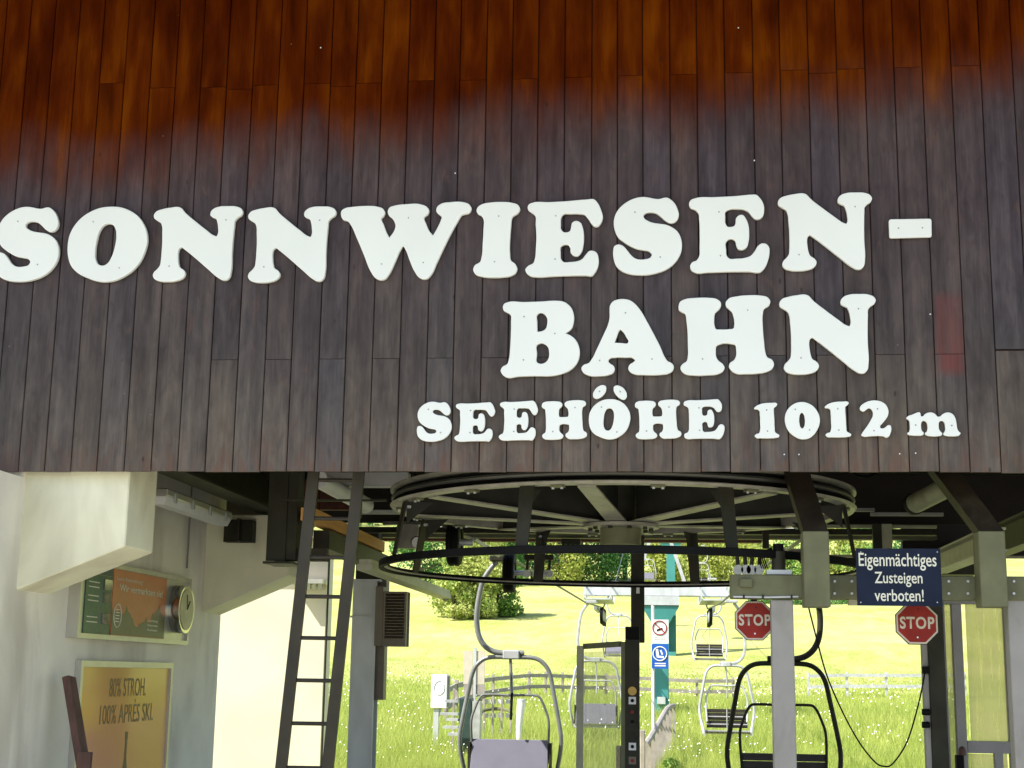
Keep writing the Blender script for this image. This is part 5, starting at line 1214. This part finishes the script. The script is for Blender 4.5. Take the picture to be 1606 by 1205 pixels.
wt = thing('noticeboard', 'tall weathered board stand beside the left chair hanger', 'board stand', at(745, 1180, 18))
for k, (a, b) in enumerate(((727, 741), (746, 760))):
    bm = NB(); pbox(bm, a, b, 1021, 1073, 18, 18.04); obj('upper_board', bm, MAT['signrim'], wt)
    bm = NB(); pbox(bm, a, b, 1073.5, 1090, 18, 18.04); obj('lower_board', bm, MAT['railwood'], wt)
bm = NB(); pbox(bm, 741.5, 745.5, 1016, 1210, 17.98, 18.06); obj('upright', bm, MAT['galv'], wt)
gc = thing('green_cabinet', 'dark green metal cabinet behind the left chair', 'cabinet', at(729, 1150, 17))
bm = NB(); pbox(bm, 719, 738, 1095, 1200, 17, 17.35); bev(bm, 0.01); obj('body', bm, MAT['darkgreen'], gc)
bm = NB(); pbox(bm, 740, 752, 1100, 1200, 16.9, 17.2); tag(obj('pale_post', bm, MAT['tube_far']), 'pale green square post beside the dark green cabinet', 'post')
wbm = thing('slanted_bollard', 'white slanted bollard standing in the grass left of the nearest chair frame', 'bollard', at(817, 1140, 20))
bm = NB(); a = at(814, 1141, 20); b = at(818, 1099, 20); tube(bm, [a - Vector((0, 0, 0.4)), a, b], [0.05, 0.06, 0.085], 18); obj('body', bm, MAT['white'], wbm, True)
bm = NB(); tube(bm, [b + Vector((0, 0, 0.001)), b + Vector((0, 0, 0.03))], [0.09, 0.08], 18); obj('cap', bm, MAT['galv'], wbm, True)
stp = thing('wooden_steps', 'pale wooden steps with a dark rail in the grass left of the green cabinet', 'steps', at(705, 1155, 17.6))
for k, (py, w) in enumerate(((1098, 10), (1118, 14), (1127, 9), (1139, 12), (1150, 8))):
    bm = NB(); pbox(bm, 718 - w * 2, 718, py, py + 4, 17.6 - 0.3 * (k), 17.8 - 0.3 * k); obj('tread', bm, MAT['tube_far'], stp)
bm = NB(); pbox(bm, 709, 712, 1080, 1200, 17.9, 17.95); obj('rail_post', bm, MAT['railwood'], stp)
tf = thing('turning_fence', 'small curved slatted barrier behind the left chair frame', 'barrier', at(780, 1140, 21))
for row, (py, rr) in enumerate(((1092, 24), (1114, 24))):
    pts = []
    for k in range(13):
        a = math.pi * k / 12; pts.append(at(778 - rr * math.cos(a) * 1.0, py + 7 - 9 * math.sin(a) ** 0.7, 21 + 0.5 * math.sin(a)))
    bm = NB(); tube(bm, pts, 0.035, 6); obj('curved_rail', bm, MAT['steel_olive'], tf, True)
    for k in range(4):
        bm = NB(); pbox(bm, 757 + k * 12, 766 + k * 12, py + 5, py + 12, 21.5, 21.54); obj('board', bm, MAT['white'], tf)
for k in range(4):
    bm = NB(); pbox(bm, 757 + k * 14, 760 + k * 14, 1090, 1165, 21.42, 21.48); obj('upright', bm, MAT['railwood'], tf)

# cream building beyond the wall
cbld = thing('cream_building', 'sunlit cream rendered building beyond the station wall', 'building', at(420, 1300, 9.5))
bm = NB(); xr_ = at(506, 1080, 9.5).x; zt2 = at(430, 908, 9.5).z
box(bm, xr_ - 6, xr_, 9.5, 9.85, 0, zt2 + 0.5); obj('wall', bm, MAT['cream'], cbld)
bm = NB(); box(bm, xr_ - 6.2, xr_ + 0.05, 9.2, 9.95, zt2 + 0.501, zt2 + 0.6); obj('roof', bm, MAT['greypost'], cbld)
bm = NB(); pbox(bm, 452, 506, 908, 915, 9.25, 9.49); obj('awning', bm, MAT['alu'], cbld)
for k in range(5):
    bm = NB(); px = 463 + k * 9; pbox(bm, px, px + 5, 915.5, 924, 9.4, 9.45); obj('awning_bracket', bm, MAT['galv'], cbld)
bm = NB(); tube(bm, [(xr_ + 0.03, 9.46, 0.1), (xr_ + 0.03, 9.46, zt2 + 0.45)], 0.014, 8); obj('downpipe', bm, MAT['steel_dark'], cbld, True)

# ------------------------------------------------------------------ vegetation
def leaf_cloud(clumps, n, size, flat=0.0):
    """clumps: list of (centre, radii) -> V, F quads"""
    w = np.array([r[0] * r[2] for _, r in clumps]); w = w / w.sum()
    idx = rng.choice(len(clumps), n, p=w)
    C_ = np.array([c for c, _ in clumps])[idx]; R_ = np.array([r for _, r in clumps])[idx]
    d = rng.normal(size=(n, 3)); d /= np.linalg.norm(d, axis=1)[:, None]
    rad = rng.uniform(0.45, 1.0, n) ** 0.5
    P = C_ + d * R_ * rad[:, None]
    nrm = d * 0.6 + rng.normal(size=(n, 3)) * 0.6; nrm /= np.linalg.norm(nrm, axis=1)[:, None]
    a = np.cross(nrm, rng.normal(size=(n, 3))); a /= np.linalg.norm(a, axis=1)[:, None]; b = np.cross(nrm, a)
    s = size * rng.uniform(0.6, 1.3, n)[:, None]
    V = np.stack([P - a * s * 0.5, P + b * s * 0.32, P + a * s * 0.5, P - b * s * 0.32], 1).reshape(-1, 3)
    F = np.arange(n * 4).reshape(n, 4)
    return V, F
def tree(name, label, X, Y, h, w, mat, nclump=22, nleaf=5000, leaf=0.28, trunk=True, cat='tree', base=0.25, seed=0, group=None):
    rr = random.Random(seed); g = ztf(X, Y); t = thing(name, label, cat, (X, Y, g), group)
    cl = []
    for k in range(nclump):
        u = rr.random(); z = g + h * (base + (1 - base) * u * 0.92); prof = math.sin(math.pi * min(1, 0.22 + u * 0.75)) ** 0.7
        a = rr.uniform(0, 2 * math.pi); q_ = w / 2 * prof * math.sqrt(rr.random()) * 0.85
        r = w * rr.uniform(0.13, 0.24); cl.append(((X + q_ * math.cos(a), Y + q_ * math.sin(a), z), (r, r, r * rr.uniform(0.6, 0.95))))
    V, F = leaf_cloud(cl, nleaf, leaf)
    V = V + np.repeat(rng.normal(size=(len(V) // 4, 3)) * w * 0.018, 4, 0)
    V[:, 2] = np.maximum(V[:, 2], g - 0.05)
    np_mesh('crown', V, F, mat, t)
    bm = NB()
    tp = Vector((X, Y, g + h * 0.8)); tube(bm, [(X, Y, g - 0.2), (X + 0.05 * w * 0.2, Y, g + h * 0.4), tp], [h * 0.03, h * 0.02, h * 0.005], 8)
    for k in range(5):
        c = cl[rr.randrange(len(cl))][0]; z_ = g + h * rr.uniform(0.15, 0.5); tube(bm, [(X, Y, z_), c], [h * 0.012, h * 0.004], 6)
    obj('trunk' if trunk else 'stem', bm, MAT['bark'], t, True)
    return t
def at_tree(px, Y): return at(px, 1000, Y).x
def atg(px, Y): return at(px, 950, Y).x
# foreground shrubs on the left
tree('flowering_shrub', 'large yellow green flowering shrub standing on the meadow behind the left hanger', atg(742, 97), 97, 5.6, 5.8, MAT['leaf_blossom'], 34, 9000, 0.26, False, 'shrub', 0.02, 1)
tree('flowering_shrub', 'lower pale shrub at the left foot of the large flowering shrub', atg(712, 95), 95, 3.4, 3.2, MAT['leaf_blossom'], 16, 4000, 0.24, False, 'shrub', 0.02, 2)
tree('flowering_shrub', 'green shrub at the right flank of the large flowering shrub', atg(780, 99), 99, 4.6, 4.2, MAT['leaf_mid'], 20, 5000, 0.26, False, 'shrub', 0.02, 3)
tr = [(655, 122, 7, 7, 'leaf_dark', 'dark green tree behind the left end of the guard ring'), (700, 128, 8, 7, 'leaf_mid', 'bright green tree behind the first rubber wheel'),
      (742, 118, 8.5, 6, 'leaf_lit', 'yellow green tree rising above the flowering shrub'), (790, 126, 8.5, 7, 'leaf_mid', 'green tree behind the second rubber wheel'),
      (835, 124, 8.0, 7, 'leaf_dark', 'dark tree behind the row of rods and rollers'), (875, 122, 8.0, 6, 'leaf_lit', 'yellow green round tree left of the shaft pole'),
      (910, 126, 8.8, 7, 'leaf_mid', 'mid green tree in the middle of the tree row'), (946, 128, 9.0, 7, 'leaf_dark', 'dense dark tree left of the shaft pole'),
      (980, 130, 8.4, 7, 'leaf_dark', 'dark tree directly behind the shaft pole')]
for k, (px, Y, h, w, m, lab) in enumerate(tr):
    Y += 24; h *= 1.15; w *= 1.15
    tree('broadleaf_tree', lab, atg(px, Y), Y, h, w, MAT[m], 26, 6500, 0.30, True, 'tree', 0.06, 10 + k, 'trees along the upper edge of the meadow')
for k, (px, Y, h, w, m, lab) in enumerate([(1085, 150, 4.5, 7, 'leaf_lit', 'low yellow green bush right of the upper pylon'), (1125, 158, 4.5, 8, 'leaf_lit', 'low bright bush between the upper pylon and the olive beam'), (1030, 146, 5, 6, 'leaf_lit', 'bright bush left of the upper pylon'),
      (1170, 150, 5, 9, 'leaf_lit', 'wide bright bush behind the left end of the olive beam'), (1235, 150, 4, 9, 'leaf_mid', 'wide green bush behind the small motor'), (1318, 152, 6, 9, 'leaf_lit', 'yellow green bush seen left of the blue sign'), (1360, 150, 4, 8, 'leaf_mid', 'green bush behind the blue sign'), (1430, 150, 4.5, 9, 'leaf_dark', 'dark bush behind the right stop sign')]):
    tree('meadow_bush', lab, atg(px, Y), Y, h, w, MAT[m], 20, 3500, 0.34, False, 'bush', 0.03, 40 + k, 'bushes up on the slope')
# far wood on the hill
cl = []
for k in range(420):
    X = rng.uniform(-95, 110); Y = rng.uniform(270, 330); 
    r = rng.uniform(3, 6); cl.append(((X, Y, ztf(X, Y) + rng.uniform(1, 9)), (r, r, r * 0.9)))
V, F = leaf_cloud(cl, 30000, 1.3)
tag(np_mesh('far_wood', V, F, MAT['leaf_dark']), 'dark wood covering the top of the hillside', 'wood', kind='stuff')
# hedge strip
cl = []
for k in range(60):
    px = 1190 + 300 * k / 60; X = atg(px, 122); Y = 122 + rng.uniform(-1, 1); r = rng.uniform(0.7, 1.2); cl.append(((X, Y, ztf(X, Y) + 0.3), (r, r, r * 0.8)))
V, F = leaf_cloud(cl, 7000, 0.26)
tag(np_mesh('hedge', V, F, MAT['leaf_dark']), 'low dark hedge along the upper edge of the meadow', 'hedge', kind='stuff')

# grass blades
def blades(n, y0, y1, hgt, wd, power=1.0):
    Y = y0 + (y1 - y0) * rng.random(n) ** power
    D = Y + 9
    X = (rng.random(n) * 1.0 * (1480 - 320) + (320 - 1043)) / FPX * D * 1.03
    Z = zt(X, Y)
    clump = (1 - 0.9 * np.clip((Y - 25) / 50, 0, 1)) * 1.0
    clump = clump * 0.6 + clump * 0.8 * (np.sin(X * 2.1 + np.sin(Y * 1.3) * 2) * np.sin(Y * 1.7 + X) * 0.5 + 0.5)
    h = hgt * rng.uniform(0.5, 1.2, n) * clump; a = rng.uniform(0, 2 * np.pi, n); w = wd * rng.uniform(0.6, 1.3, n) * (D / 30)
    lean = rng.normal(size=(n, 2)) * h[:, None] * 0.35
    P = np.stack([X, Y, Z], 1)
    A = P - np.stack([np.cos(a) * w, np.sin(a) * w, np.zeros(n)], 1); B = P + np.stack([np.cos(a) * w, np.sin(a) * w, np.zeros(n)], 1)
    T = P + np.stack([lean[:, 0], lean[:, 1], h], 1)
    return np.stack([A, B, T], 1).reshape(-1, 3), np.arange(n * 3).reshape(n, 3)
V, F = blades(260000, 12.5, 80, 0.30, 0.007, 1.6)
tag(np_mesh('meadow_grass', V, F, MAT['grass']), 'tall yellow green meadow grass below the lift chairs', 'grass', kind='stuff')
n = 2600
Y = 13 + 50 * rng.random(n) ** 1.2; X = (rng.random(n) * 1160 - 723) / FPX * (Y + 9)
keep = (np.sin(X * 1.3 + Y * 0.4) + np.sin(Y * 0.9 - X * 0.5) + rng.normal(size=n) * 0.5) > 0.4
X, Y = X[keep], Y[keep]; n = len(X); Z = zt(X, Y) + rng.uniform(0.30, 0.5, n); s = 0.013 * (Y + 9) / 25 * rng.uniform(0.6, 1.2, n)
P = np.stack([X, Y, Z], 1)
ex = np.array([0.8, -0.5, 0.35]); ez = np.array([0.1, 0.72, 0.68])
V = np.stack([P - ex * s[:, None], P - ez * s[:, None], P + ex * s[:, None], P + ez * s[:, None]], 1).reshape(-1, 3)
tag(np_mesh('meadow_flowers', V, np.arange(n * 4).reshape(n, 4), MAT['flower']), 'small white flowers scattered through the meadow grass', 'flowers', kind='stuff')
# tall weed clump beside the picket fence
V, F = blades(1, 12, 13, 0.3, 0.01)
cl = [((at(1052 + dx, 1150, 13).x, 13 + dy, dz), (0.13, 0.3, 0.09)) for dx, dy, dz in ((-6, 0, 0.22), (4, 0.6, 0.20), (14, 1.0, 0.15), (24, 1.5, 0.12), (0, 0.3, 0.34))]
V, F = leaf_cloud(cl, 800, 0.05)
tag(np_mesh('weed_clump', V, F, MAT['leaf_mid']), 'leafy green weeds beside the near picket fence', 'weeds', kind='stuff')
